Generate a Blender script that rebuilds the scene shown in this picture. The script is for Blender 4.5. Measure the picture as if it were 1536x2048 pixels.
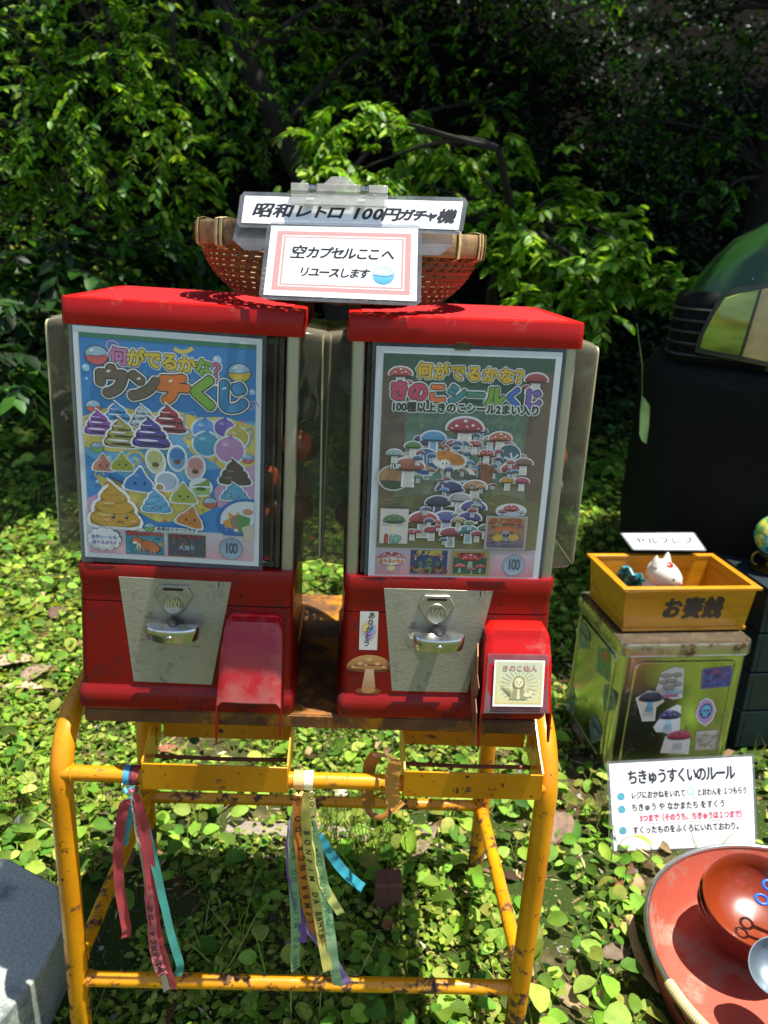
import bpy, bmesh, math, random
import numpy as np
from mathutils import Vector, Matrix, Euler, noise
random.seed(7); RNG = np.random.default_rng(11)
for o in list(bpy.data.objects): bpy.data.objects.remove(o, do_unlink=True)
scene = bpy.context.scene
COL = scene.collection
PI = math.pi

# ------------------------------------------------------------------ camera
F_PX, PITCH, ROLL, YAW = 1604.25, .3174, .0570, .0442
CAM = Vector((.0391, -.8388, 1.1023))
_f = Vector((math.sin(YAW)*math.cos(PITCH), math.cos(YAW)*math.cos(PITCH), -math.sin(PITCH)))
_r0 = Vector((math.cos(YAW), -math.sin(YAW), 0)); _u0 = _r0.cross(_f)
_r = _r0*math.cos(ROLL) + _u0*math.sin(ROLL); _u = -_r0*math.sin(ROLL) + _u0*math.cos(ROLL)
cd = bpy.data.cameras.new('camera'); cam = bpy.data.objects.new('camera', cd); COL.objects.link(cam)
cd.sensor_fit = 'VERTICAL'; cd.sensor_height = 36; cd.lens = F_PX/2048*36
cd.clip_start = .02; cd.clip_end = 400
cam.matrix_world = Matrix(((_r.x, _u.x, -_f.x, CAM.x), (_r.y, _u.y, -_f.y, CAM.y), (_r.z, _u.z, -_f.z, CAM.z), (0, 0, 0, 1)))
cd.dof.use_dof = True; cd.dof.focus_distance = .92; cd.dof.aperture_fstop = 7.5
scene.camera = cam
def ray(px, py): return _f + _r*((px-768)/F_PX) - _u*((py-1024)/F_PX)
def on_plane(px, py, P, n):
    v = ray(px, py); n = Vector(n); return CAM + v*((Vector(P)-CAM).dot(n)/v.dot(n))
def on_z(px, py, z=0.): return on_plane(px, py, (0, 0, z), (0, 0, 1))
def on_y(px, py, y): return on_plane(px, py, (0, y, 0), (0, 1, 0))
def at_t(px, py, t): return CAM + ray(px, py)*t

# ------------------------------------------------------------------ sky, sun, exposure
TO_SUN = Vector((.25, -.035, 1)).normalized()
world = bpy.data.worlds.new('World'); scene.world = world; world.use_nodes = True
wn = world.node_tree; wn.nodes.clear()
sky = wn.nodes.new('ShaderNodeTexSky'); sky.sky_type = 'NISHITA'; sky.sun_disc = False
sky.sun_elevation = math.asin(TO_SUN.z); sky.sun_rotation = math.atan2(TO_SUN.x, TO_SUN.y)
bg = wn.nodes.new('ShaderNodeBackground'); bg.inputs[1].default_value = .098
wo = wn.nodes.new('ShaderNodeOutputWorld')
wn.links.new(sky.outputs[0], bg.inputs[0]); wn.links.new(bg.outputs[0], wo.inputs[0])
sd = bpy.data.lights.new('sun', 'SUN'); sd.energy = 5; sd.angle = math.radians(.53); sd.color = (1, .96, .88)
sun = bpy.data.objects.new('sun', sd); COL.objects.link(sun)
sun.rotation_euler = TO_SUN.to_track_quat('Z', 'Y').to_euler(); sun.location = (0, 0, 8)
scene.view_settings.view_transform = 'Standard'; scene.view_settings.look = 'None'
scene.view_settings.exposure = .95; scene.view_settings.gamma = 1
scene.view_settings.use_curve_mapping = False
scene.cycles.max_bounces = 8; scene.cycles.transparent_max_bounces = 16
scene.cycles.diffuse_bounces = 3; scene.cycles.caustics_reflective = False; scene.cycles.caustics_refractive = False

# ------------------------------------------------------------------ tagging
def tag(o, label=None, cat=None, group=None, kind=None):
    if label: o['label'] = label
    if cat: o['category'] = cat
    if group: o['group'] = group
    if kind: o['kind'] = kind
    return o
def empty(name, loc, label, cat, group=None, rot=(0, 0, 0)):
    o = bpy.data.objects.new(name, None); COL.objects.link(o); o.location = loc; o.rotation_euler = rot
    o.empty_display_size = .02
    return tag(o, label, cat, group)
def copy_tree(o, parent=None):
    c = o.copy(); COL.objects.link(c); c.parent = parent
    for ch in o.children: copy_tree(ch, c)
    return c

# ------------------------------------------------------------------ materials
def lin(c):
    if isinstance(c, str): c = tuple(int(c[i:i+2], 16)/255 for i in (0, 2, 4))
    return tuple(x/12.92 if x <= .04045 else ((x+.055)/1.055)**2.4 for x in c)
def new_mat(name):
    m = bpy.data.materials.new(name); m.use_nodes = True
    nt = m.node_tree; return m, nt, nt.nodes['Principled BSDF']
def N(nt, t, **kw):
    n = nt.nodes.new(t)
    for k, v in kw.items():
        if k.startswith('i_'):
            k = k[2:]; k = int(k) if k.isdigit() else k.replace('_', ' ')
            n.inputs[k].default_value = v
        else: setattr(n, k, v)
    return n
def ramp(nt, src, stops):
    r = nt.nodes.new('ShaderNodeValToRGB'); el = r.color_ramp.elements
    while len(el) < len(stops): el.new(.5)
    for e, (p, c) in zip(el, stops):
        e.position = p; e.color = (*c, 1) if len(c) == 3 else c
    nt.links.new(src, r.inputs[0]); return r.outputs[0]
def noise_of(nt, scale, detail=5, rough=.6, coord='Object', vec_scale=None, dist=0):
    tc = N(nt, 'ShaderNodeTexCoord'); src = tc.outputs[coord]
    if vec_scale:
        mp = N(nt, 'ShaderNodeMapping'); mp.inputs['Scale'].default_value = vec_scale
        nt.links.new(src, mp.inputs[0]); src = mp.outputs[0]
    n = N(nt, 'ShaderNodeTexNoise', i_Scale=scale, i_Detail=detail, i_Roughness=rough, i_Distortion=dist)
    nt.links.new(src, n.inputs['Vector']); return n.outputs['Fac']
def mixc(nt, fac, a, b, mode='MIX'):
    m = N(nt, 'ShaderNodeMix', data_type='RGBA', blend_type=mode)
    for s, v in ((0, fac), (6, a), (7, b)):
        if hasattr(v, 'links'): nt.links.new(v, m.inputs[s])
        else: m.inputs[s].default_value = v if s == 0 else (*v[:3], 1)
    return m.outputs[2]
def add_bump(nt, b, fac, strength=.3, dist=.001):
    bp = N(nt, 'ShaderNodeBump', i_Strength=strength, i_Distance=dist)
    nt.links.new(fac, bp.inputs['Height']); nt.links.new(bp.outputs[0], b.inputs['Normal'])
def mat(name, col, rough=.5, metal=0., var=.15, scale=30, bump=.15, bdist=.001, spec=.5, coat=0, dirt=None, dirt_amt=.5, dirt_scale=12, vec=None, emis=None, rvar=.15):
    m, nt, b = new_mat(name)
    c = tuple(col)
    f = noise_of(nt, scale, vec_scale=vec)
    base = ramp(nt, f, [(.3, tuple(x*(1-var) for x in c)), (.7, tuple(min(1, x*(1+var)) for x in c))])
    rsrc = None
    if dirt:
        f2 = noise_of(nt, dirt_scale, 8, .7)
        msk = ramp(nt, f2, [(.62-.3*dirt_amt, (0, 0, 0)), (.72-.25*dirt_amt, (1, 1, 1))])
        base = mixc(nt, msk, base, dirt)
        rr = N(nt, 'ShaderNodeMapRange', i_3=rough, i_4=min(1, rough+.35)); nt.links.new(msk, rr.inputs[0]); rsrc = rr.outputs[0]
    nt.links.new(base, b.inputs['Base Color'])
    if rsrc is None and rvar:
        f3 = noise_of(nt, scale*.37+3, 4)
        rr = N(nt, 'ShaderNodeMapRange', i_3=max(.02, rough-rvar*rough), i_4=min(1, rough+rvar)); nt.links.new(f3, rr.inputs[0]); rsrc = rr.outputs[0]
    if rsrc: nt.links.new(rsrc, b.inputs['Roughness'])
    else: b.inputs['Roughness'].default_value = rough
    b.inputs['Metallic'].default_value = metal; b.inputs['Specular IOR Level'].default_value = spec
    b.inputs['Coat Weight'].default_value = coat; b.inputs['Coat Roughness'].default_value = .08
    if bump: add_bump(nt, b, f, bump, bdist)
    return m
def print_mat(name, rough=.32, coat=.25, fade=.03):
    m, nt, b = new_mat(name)
    a = N(nt, 'ShaderNodeVertexColor', layer_name='Col')
    f = noise_of(nt, 420, 3, coord='Object')
    c = mixc(nt, 1.0, mixc(nt, fade, a.outputs[0], (.42, .42, .40)), ramp(nt, f, [(.3, (.9, .9, .9)), (.7, (1.04, 1.04, 1.04))]), 'MULTIPLY')
    nt.links.new(c, b.inputs['Base Color'])
    b.inputs['Roughness'].default_value = rough; b.inputs['Coat Weight'].default_value = coat; b.inputs['Coat Roughness'].default_value = .15
    f2 = noise_of(nt, 9, 2); add_bump(nt, b, f2, .25, .004)
    return m
def clear_mat(name, tint, opaque=.3, rough=.12, var=.3):
    m, nt, b = new_mat(name)
    out = nt.nodes['Material Output']
    t = N(nt, 'ShaderNodeBsdfTransparent'); t.inputs[0].default_value = (*[.55+.45*x for x in tint], 1)
    f = noise_of(nt, 18, 6, .7)
    c = ramp(nt, f, [(.3, tuple(x*.6 for x in tint)), (.7, tint)])
    nt.links.new(c, b.inputs['Base Color']); b.inputs['Roughness'].default_value = rough
    lw = N(nt, 'ShaderNodeLayerWeight', i_Blend=.35)
    mr = N(nt, 'ShaderNodeMapRange', i_3=opaque, i_4=min(1, opaque+.55)); nt.links.new(lw.outputs[1], mr.inputs[0])
    ad = N(nt, 'ShaderNodeMath', operation='MULTIPLY_ADD', i_1=var, i_2=-var*.5); nt.links.new(f, ad.inputs[0])
    ad2 = N(nt, 'ShaderNodeMath', operation='ADD', use_clamp=True); nt.links.new(mr.outputs[0], ad2.inputs[0]); nt.links.new(ad.outputs[0], ad2.inputs[1])
    mx = N(nt, 'ShaderNodeMixShader'); nt.links.new(ad2.outputs[0], mx.inputs[0])
    nt.links.new(t.outputs[0], mx.inputs[1]); nt.links.new(b.outputs[0], mx.inputs[2]); nt.links.new(mx.outputs[0], out.inputs[0])
    return m
def leaf_mat(name, trans=.45, rough=.42, spec=.4):
    m, nt, b = new_mat(name); out = nt.nodes['Material Output']
    a = N(nt, 'ShaderNodeVertexColor', layer_name='Col')
    f = noise_of(nt, 60, 3)
    c = mixc(nt, 1.0, a.outputs[0], ramp(nt, f, [(.3, (.75, .78, .7)), (.7, (1.15, 1.1, 1.1))]), 'MULTIPLY')
    nt.links.new(c, b.inputs['Base Color']); b.inputs['Roughness'].default_value = rough; b.inputs['Specular IOR Level'].default_value = spec
    tr = N(nt, 'ShaderNodeBsdfTranslucent')
    c2 = mixc(nt, 1.0, c, (1.3, 1.25, .55), 'MULTIPLY'); nt.links.new(c2, tr.inputs[0])
    mx = N(nt, 'ShaderNodeMixShader', i_0=trans); nt.links.new(b.outputs[0], mx.inputs[1]); nt.links.new(tr.outputs[0], mx.inputs[2])
    nt.links.new(mx.outputs[0], out.inputs[0]); return m

M = {}
RUST = lin('4a2c1c')
def rusty_paint():
    m, nt, b = new_mat('orange_paint')
    f = noise_of(nt, 26, 8, .72); f2 = noise_of(nt, 90, 6, .7); f3 = noise_of(nt, 7, 5, .6)
    base = ramp(nt, f3, [(.3, lin('c07408')), (.5, lin('d88c0c')), (.75, lin('e29c12'))])
    # worn patches: more of them low down where mud and stones hit the tubes
    geo = N(nt, 'ShaderNodeNewGeometry'); sp = N(nt, 'ShaderNodeSeparateXYZ'); nt.links.new(geo.outputs['Position'], sp.inputs[0])
    lo = N(nt, 'ShaderNodeMapRange', i_1=.04, i_2=.34, i_3=.125, i_4=0.); nt.links.new(sp.outputs['Z'], lo.inputs[0])
    hi = N(nt, 'ShaderNodeMapRange', i_1=.53, i_2=.575, i_3=0., i_4=.17); nt.links.new(sp.outputs['Z'], hi.inputs[0])
    s1 = N(nt, 'ShaderNodeMath', operation='ADD'); nt.links.new(lo.outputs[0], s1.inputs[0]); nt.links.new(hi.outputs[0], s1.inputs[1])
    s2 = N(nt, 'ShaderNodeMath', operation='ADD'); nt.links.new(s1.outputs[0], s2.inputs[0]); nt.links.new(f, s2.inputs[1])
    mk = ramp(nt, s2.outputs[0], [(.605, (0, 0, 0)), (.655, (1, 1, 1))])
    rc = ramp(nt, f2, [(.35, lin('2e1a12')), (.65, lin('6b4630'))])
    c = mixc(nt, mk, base, rc)
    sp2 = ramp(nt, f2, [(.62, (0, 0, 0)), (.66, (1, 1, 1))]); c = mixc(nt, sp2, c, lin('3a2416'))
    nt.links.new(c, b.inputs['Base Color'])
    rr = N(nt, 'ShaderNodeMapRange', i_3=.32, i_4=.8); nt.links.new(mk, rr.inputs[0]); nt.links.new(rr.outputs[0], b.inputs['Roughness'])
    add_bump(nt, b, mixc(nt, .5, mk, f2), -.35, .0008); return m
M['orange'] = rusty_paint()
M['rustplate'] = mat('rusted_plate', lin('63401f'), .75, 0, .45, 22, .4, dirt=lin('b8740f'), dirt_amt=.42, dirt_scale=16)
M['rustrod'] = mat('rusty_rod', lin('7a4a2a'), .7, 0, .4, 60, .4)
M['red'] = mat('red_plastic', lin('8c0f0a'), .42, 0, .16, 8, .06, spec=.3, dirt=lin('5e1a14'), dirt_amt=.28, dirt_scale=20, coat=.15)
M['redcap'] = mat('red_cap_plastic', lin('b8120d'), .36, 0, .1, 10, .05, spec=.3, coat=.05, dirt=lin('b04a42'), dirt_amt=.12, dirt_scale=30)
M['redrib'] = mat('red_rib_plastic', lin('a81216'), .6, 0, .08, 10, .05, spec=.25)
M['redworn'] = mat('red_worn_plastic', lin('a8141e'), .34, 0, .12, 12, .08, dirt=lin('a8504c'), dirt_amt=.5, dirt_scale=14, coat=.15)
M['alu'] = mat('aluminium', lin('b9b3a2'), .38, .75, .08, 20, .05, vec=(1, 1, .05))
M['steelplate'] = mat('brushed_plate', lin('b4ae9e'), .4, .6, .13, 520, .5, .0005, dirt=lin('7d7868'), dirt_amt=.2, dirt_scale=34, vec=(.25, 1, 1))
M['chrome'] = mat('chrome', lin('d8d8d8'), .16, 1, .04, 40, .02)
M['castmetal'] = mat('cast_metal', lin('aca795'), .35, .8, .15, 140, .3)
M['black'] = mat('black_plastic', (.012, .012, .012), .4)
M['slot'] = mat('dark_slot', (.004, .004, .004), .8)
M['clear'] = clear_mat('clear_plastic', (.4, .38, .3), .12, .1)
M['yellowed'] = clear_mat('yellowed_plastic', (.30, .28, .19), .2, .18)
M['laminate'] = clear_mat('laminate_film', (.5, .53, .58), .16, .08, .2)
M['paper'] = mat('white_paper', (.8, .8, .8), .35, 0, .03, 10, .05, coat=.3)
M['paperglow'] = None
M['print'] = print_mat('printed_ink'); M['paled'] = print_mat('veiled_poster_ink', fade=.13)  # grey mixed into poster colours paints the veil reflected by the film
M['bamboo'] = mat('bamboo', lin('7c5a38'), .5, 0, .35, 40, .3, vec=(1, 1, .3))
M['bamboorim'] = mat('bamboo_rim', lin('a98a5e'), .4, 0, .3, 60, .35, vec=(.08, .08, 1), dirt=lin('6b5236'), dirt_amt=.3, dirt_scale=12)
M['rattan'] = mat('rattan_binding', lin('d8c48c'), .45, 0, .15, 40, .2)
M['tin'] = mat('tin_plate', lin('c9c6bf'), .2, 1, .05, 6, .05, .002, dirt=lin('8b8678'), dirt_amt=.05, dirt_scale=25)
M['tinlid'] = mat('worn_tin_lid', lin('c4b8a2'), .26, .92, .1, 30, .15, dirt=lin('6b5238'), dirt_amt=.34, dirt_scale=26)
def wood(name, a, b_, rough=.45, sc=14, vec=(.12, 1, 1)):
    m, nt, b = new_mat(name)
    f = noise_of(nt, sc, 6, .65, vec_scale=vec, dist=.6)
    nt.links.new(ramp(nt, f, [(.3, a), (.5, b_), (.7, tuple(x*.9 for x in a))]), b.inputs['Base Color'])
    b.inputs['Roughness'].default_value = rough; b.inputs['Coat Weight'].default_value = .25
    add_bump(nt, b, f, .2, .001); return m
M['boxwood'] = wood('varnished_box_wood', lin('b8750c'), lin('d29018'), .38, 26)
M['boxside'] = wood('varnished_side_wood', lin('b0700c'), lin('cc8a16'), .38, 26, (1, .12, 1))
M['boxin'] = wood('raw_inner_wood', lin('7a5638'), lin('94704c'), .6, 26)
M['greywood'] = wood('weathered_wood', lin('6f6154'), lin('94877a'), .8, 20)
M['darkwood'] = wood('dark_brown_wood', lin('4a2c20'), lin('6b4432'), .8, 30, (1, 1, .15))  # dark brown tones with grain stretched upright
M['lacquer_in'] = mat('red_lacquer', lin('80300f'), .3, 0, .06, 8, .03, coat=.4, dirt=lin('8c2c12'), dirt_amt=.1)
M['lacquer_out'] = mat('brown_lacquer', lin('5a1c12'), .3, 0, .12, 20, .05, coat=.4)
M['basinred'] = mat('basin_red_paint', lin('b0523f'), .5, 0, .1, 6, .08, dirt=lin('9c8674'), dirt_amt=.3, dirt_scale=7)
M['silver'] = mat('silver_rim', lin('c4c6bc'), .22, .95, .1, 30, .1)
M['blue'] = mat('blue_plastic', lin('1262d8'), .3, 0, .05)
M['greypan'] = mat('grey_metal_pan', lin('8d99a0'), .35, .8, .08)
M['stone'] = mat('granite', lin('a3a69c'), .8, 0, .3, 220, .3, .0015, dirt=lin('5e6a68'), dirt_amt=.2, dirt_scale=6)
M['teal'] = mat('dark_teal_paint', lin('0c2126'), .5, 0, .2, 12)
M['brass'] = mat('aged_brass', lin('8a7434'), .32, .9, .2, 40, .2)
M['carpaint'] = mat('green_car_paint', lin('1f4218'), .32, .05, .1, 20, 0, coat=.45, spec=.4)
M['carblack'] = mat('car_black_plastic', (.004, .0045, .004), .6, 0, .2, 60, .2, spec=.15)
M['cream'] = mat('yellowed_edge', lin('b8ae86'), .3, 0, .15, 30, coat=.3)
M['bark'] = mat('bark', lin('261e16'), .9, 0, .45, 18, .8, .01, vec=(1, 1, .25))
M['white'] = mat('white_glaze', lin('e6dfcf'), .3, 0, .06, 30, coat=.4)
M['rubber'] = M['black']

# ------------------------------------------------------------------ mesh builder
class MB:
    def __init__(s): s.v, s.f, s.m, s.sm = [], [], [], []
    def add(s, vs, fs, mi=0, smooth=False):
        k = len(s.v); s.v += [tuple(v) for v in vs]
        for f in fs: s.f.append(tuple(i+k for i in f)); s.m.append(mi); s.sm.append(smooth)
        return s
    def box(s, c, size, rot=None, mi=0):
        x, y, z = [q/2 for q in size]; c = Vector(c)
        vs = [Vector((i*x, j*y, k*z)) for i in (-1, 1) for j in (-1, 1) for k in (-1, 1)]
        if rot is not None:
            R_ = rot if isinstance(rot, Matrix) else Euler(rot).to_matrix(); vs = [R_ @ v for v in vs]
        return s.add([v+c for v in vs], [(0, 1, 3, 2), (4, 6, 7, 5), (0, 4, 5, 1), (2, 3, 7, 6), (0, 2, 6, 4), (1, 5, 7, 3)], mi)
    def tube(s, pts, r, seg=10, mi=0, cap=True, flat=1., smooth=True):
        pts = [Vector(p) for p in pts]; n = len(pts)
        rs = r if isinstance(r, (list, tuple)) else [r]*n
        up = None; vs = []
        for i, p in enumerate(pts):
            t = (pts[min(i+1, n-1)]-pts[max(i-1, 0)]).normalized()
            if up is None:
                up = Vector((0, 0, 1)) if abs(t.z) < .9 else Vector((0, 1, 0))
            a = t.cross(up)
            if a.length < 1e-6: a = t.orthogonal()
            a.normalize(); b = a.cross(t).normalized(); up = b
            for k in range(seg):
                an = 2*PI*k/seg; vs.append(p + a*(math.cos(an)*rs[i]) + b*(math.sin(an)*rs[i]*flat))
        fs = [(i*seg+k, i*seg+(k+1) % seg, (i+1)*seg+(k+1) % seg, (i+1)*seg+k) for i in range(n-1) for k in range(seg)]
        k0 = len(s.f); s.add(vs, fs, mi, smooth)
        if cap: s.add(vs[:seg], [tuple(range(seg))[::-1]], mi); s.add(vs[-seg:], [tuple(range(seg))], mi)
        return s
    def lathe(s, prof, c=(0, 0, 0), seg=32, mi=0, smooth=True, R_=None):
        c = Vector(c); vs = []
        for (r, z) in prof:
            for k in range(seg):
                a = 2*PI*k/seg; v = Vector((r*math.cos(a), r*math.sin(a), z))
                if R_ is not None: v = R_ @ v
                vs.append(v+c)
        n = len(prof)
        fs = [(i*seg+k, i*seg+(k+1) % seg, (i+1)*seg+(k+1) % seg, (i+1)*seg+k) for i in range(n-1) for k in range(seg)]
        return s.add(vs, fs, mi, smooth)
    def loft(s, rings, mi=0, smooth=True, caps=True):
        n = len(rings[0]); vs = [p for r in rings for p in r]
        fs = [(i*n+k, i*n+(k+1) % n, (i+1)*n+(k+1) % n, (i+1)*n+k) for i in range(len(rings)-1) for k in range(n)]
        s.add(vs, fs, mi, smooth)
        if caps: s.add(rings[0], [tuple(range(n))[::-1]], mi); s.add(rings[-1], [tuple(range(n))], mi)
        return s
    def prism(s, poly, fa, fb, mi=0):   # poly: 2D list, fa/fb map 2D -> 3D (front, back)
        n = len(poly); vs = [fa(*p) for p in poly]+[fb(*p) for p in poly]
        fs = [tuple(range(n)), tuple(range(2*n-1, n-1, -1))]+[(i, i+n, (i+1) % n+n, (i+1) % n) for i in range(n)]
        return s.add(vs, fs, mi)
    def build(s, name, mats, parent=None, bevel=0, seg=2, loc=None, auto=False, subd=0, fixn=True, label=None):
        me = bpy.data.meshes.new(name); me.from_pydata([tuple(v) for v in s.v], [], s.f)
        if not isinstance(mats, (list, tuple)): mats = [mats]
        for m_ in mats: me.materials.append(m_)
        me.polygons.foreach_set('material_index', s.m); me.polygons.foreach_set('use_smooth', s.sm)
        bm = bmesh.new(); bm.from_mesh(me); bmesh.ops.remove_doubles(bm, verts=bm.verts, dist=1e-6)
        if fixn: bmesh.ops.recalc_face_normals(bm, faces=bm.faces)
        bm.to_mesh(me); bm.free()
        if loc: me.transform(Matrix.Translation(-Vector(loc)))
        o = bpy.data.objects.new(name, me); COL.objects.link(o)
        if loc: o.location = loc
        if label: o['label'] = label
        if parent: o.parent = parent
        if bevel:
            b = o.modifiers.new('bevel', 'BEVEL'); b.width = bevel; b.segments = seg; b.limit_method = 'ANGLE'; b.angle_limit = .6
            b.harden_normals = False
            for p in me.polygons: p.use_smooth = True
            me.set_sharp_from_angle(angle=.7)
        elif any(s.sm): me.set_sharp_from_angle(angle=.8)
        if subd:
            d = o.modifiers.new('subd', 'SUBSURF'); d.levels = d.render_levels = subd
        return o
def rrect(x0, x1, y0, y1, r, z, n=4):
    out = []
    for cx, cy, a0 in ((x1-r, y1-r, 0), (x0+r, y1-r, 90), (x0+r, y0+r, 180), (x1-r, y0+r, 270)):
        for k in range(n+1):
            a = math.radians(a0+90*k/n); out.append(Vector((cx+r*math.cos(a), cy+r*math.sin(a), z)))
    return out

# ------------------------------------------------------------------ flat print: coloured polygons laid on a sheet
def glyphs(text, size, offset=0, shear=0, spacing=1., align='CENTER', res=3):
    cu = bpy.data.curves.new('t', 'FONT'); cu.body = text; cu.size = size; cu.offset = offset; cu.shear = shear
    cu.space_character = spacing; cu.align_x = align; cu.align_y = 'CENTER'; cu.resolution_u = res; cu.dimensions = '2D'; cu.fill_mode = 'FRONT'
    o = bpy.data.objects.new('t', cu); COL.objects.link(o)
    bpy.context.view_layer.update()
    me = o.to_mesh(); vs = [(v.co.x, v.co.y) for v in me.vertices]; fs = [tuple(p.vertices) for p in me.polygons]
    o.to_mesh_clear(); bpy.data.objects.remove(o); bpy.data.curves.remove(cu)
    return vs, fs
class Art:
    STEP = .00007
    def __init__(s): s.v, s.f, s.c, s.boxes = [], [], [], []
    def _lay(s, vs, fs, cols):
        if not vs: return
        xs = [v[0] for v in vs]; ys = [v[1] for v in vs]; b = (min(xs), min(ys), max(xs), max(ys))
        L = 0
        for q in s.boxes:
            if q[4] >= L and q[0] < b[2] and q[2] > b[0] and q[1] < b[3] and q[3] > b[1]: L = q[4]+1
        s.boxes.append((*b, L)); k = len(s.v); z = L*s.STEP
        s.v += [(x, y, z) for x, y in vs]; s.f += [tuple(i+k for i in f) for f in fs]; s.c += cols
    def poly(s, pts, col, col2=None):
        if col2 is None: cols = [lin(col)]*len(pts)
        else:
            ys = [p[1] for p in pts]; lo, hi = min(ys), max(ys); a, b = lin(col), lin(col2)
            cols = [tuple(a[i]+(b[i]-a[i])*(p[1]-lo)/max(1e-9, hi-lo) for i in range(3)) for p in pts]
        s._lay(pts, [tuple(range(len(pts)))], cols)
    def rect(s, x0, y0, x1, y1, col, col2=None): s.poly([(x0, y0), (x1, y0), (x1, y1), (x0, y1)], col, col2)
    def ell(s, cx, cy, rx, ry, col, rot=0, n=22, a0=0, a1=360, col2=None):
        full = abs(a1-a0) >= 360; pts = []
        for k in range(n if full else n+1):
            a = math.radians(a0+(a1-a0)*k/n); x, y = rx*math.cos(a), ry*math.sin(a)
            pts.append((cx+x*math.cos(rot)-y*math.sin(rot), cy+x*math.sin(rot)+y*math.cos(rot)))
        s.poly(pts, col, col2)
    def line(s, pts, w, col):
        L, R_ = [], []
        for i, p in enumerate(pts):
            a = pts[max(0, i-1)]; b = pts[min(len(pts)-1, i+1)]; d = math.hypot(b[0]-a[0], b[1]-a[1]) or 1
            nx, ny = -(b[1]-a[1])/d*w/2, (b[0]-a[0])/d*w/2
            L.append((p[0]+nx, p[1]+ny)); R_.append((p[0]-nx, p[1]-ny))
        n = len(pts); s._lay(L+R_, [(i, i+1, n+i+1, n+i) for i in range(n-1)], [lin(col)]*(2*n))
    def ring(s, cx, cy, rx, ry, w, col, n=28, a0=0, a1=360):
        s.line([(cx+rx*math.cos(math.radians(a0+(a1-a0)*k/n)), cy+ry*math.sin(math.radians(a0+(a1-a0)*k/n))) for k in range(n+1)], w, col)
    def text(s, t, cx, cy, size, col, offset=0, shear=0, spacing=1., rot=0, sx=1., sy=1., align='CENTER', outlines=()):
        s.chars([(t, cx, cy, size, col, offset, shear, spacing, rot, sx, sy, align)], outlines)
    def chars(s, items, outlines=()):
        """lettering with stroke width: every glyph is laid again and again round a small circle"""
        for lv in list(outlines)+[None]:
            base = 0; new = []
            for (t, cx, cy, size, col, offset, shear, spacing, rot, sx, sy, align) in items:
                off, c = lv if lv else (offset, col)
                vs, fs = glyphs(t, size, 0, shear, spacing, align)
                if not vs: continue
                ca, sa = math.cos(rot), math.sin(rot)
                vs = [(cx+x*sx*ca-y*sy*sa, cy+x*sx*sa+y*sy*ca) for x, y in vs]
                xs = [v[0] for v in vs]; ys = [v[1] for v in vs]; b = (min(xs)-off, min(ys)-off, max(xs)+off, max(ys)+off)
                L = 0
                for q in s.boxes:
                    if q[4] >= L and q[0] < b[2] and q[2] > b[0] and q[1] < b[3] and q[3] > b[1]: L = q[4]+1
                new.append((b, L)); base = max(base, L)
                g = off/size; rings = [(0, 1)] + ([(off*.52, 6)] if g > .05 else []) + ([(off, 14 if g > .09 else 9 if g > .035 else 5)] if off else [])
                j = 0
                for r_, n_ in rings:
                    for k_ in range(n_):
                        a = 2*PI*k_/n_+.3; dx, dy = r_*math.cos(a), r_*math.sin(a); k = len(s.v); z = j*2.0e-6; j += 1
                        s.v += [(x+dx, y+dy, (L, z)) for x, y in vs]; s.f += [tuple(i+k for i in f) for f in fs]; s.c += [lin(c)]*len(vs)
            k0 = len(s.v)
            for b, L in new: s.boxes.append((*b, L))
    def build(s, name, fn, parent=None, m=None, label=None):
        v_ = [(x, y, z if not isinstance(z, tuple) else z[0]*s.STEP+z[1]) for x, y, z in s.v]
        me = bpy.data.meshes.new(name); me.from_pydata([tuple(fn(*v)) for v in v_], [], s.f)
        ca = me.color_attributes.new('Col', 'FLOAT_COLOR', 'POINT')
        ca.data.foreach_set('color', np.array([(*c, 1.) for c in s.c], dtype=np.float32).ravel())
        me.materials.append(m or M['print'])
        o = bpy.data.objects.new(name, me); COL.objects.link(o)
        if parent: o.parent = parent
        if label: o['label'] = label
        return o
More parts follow.
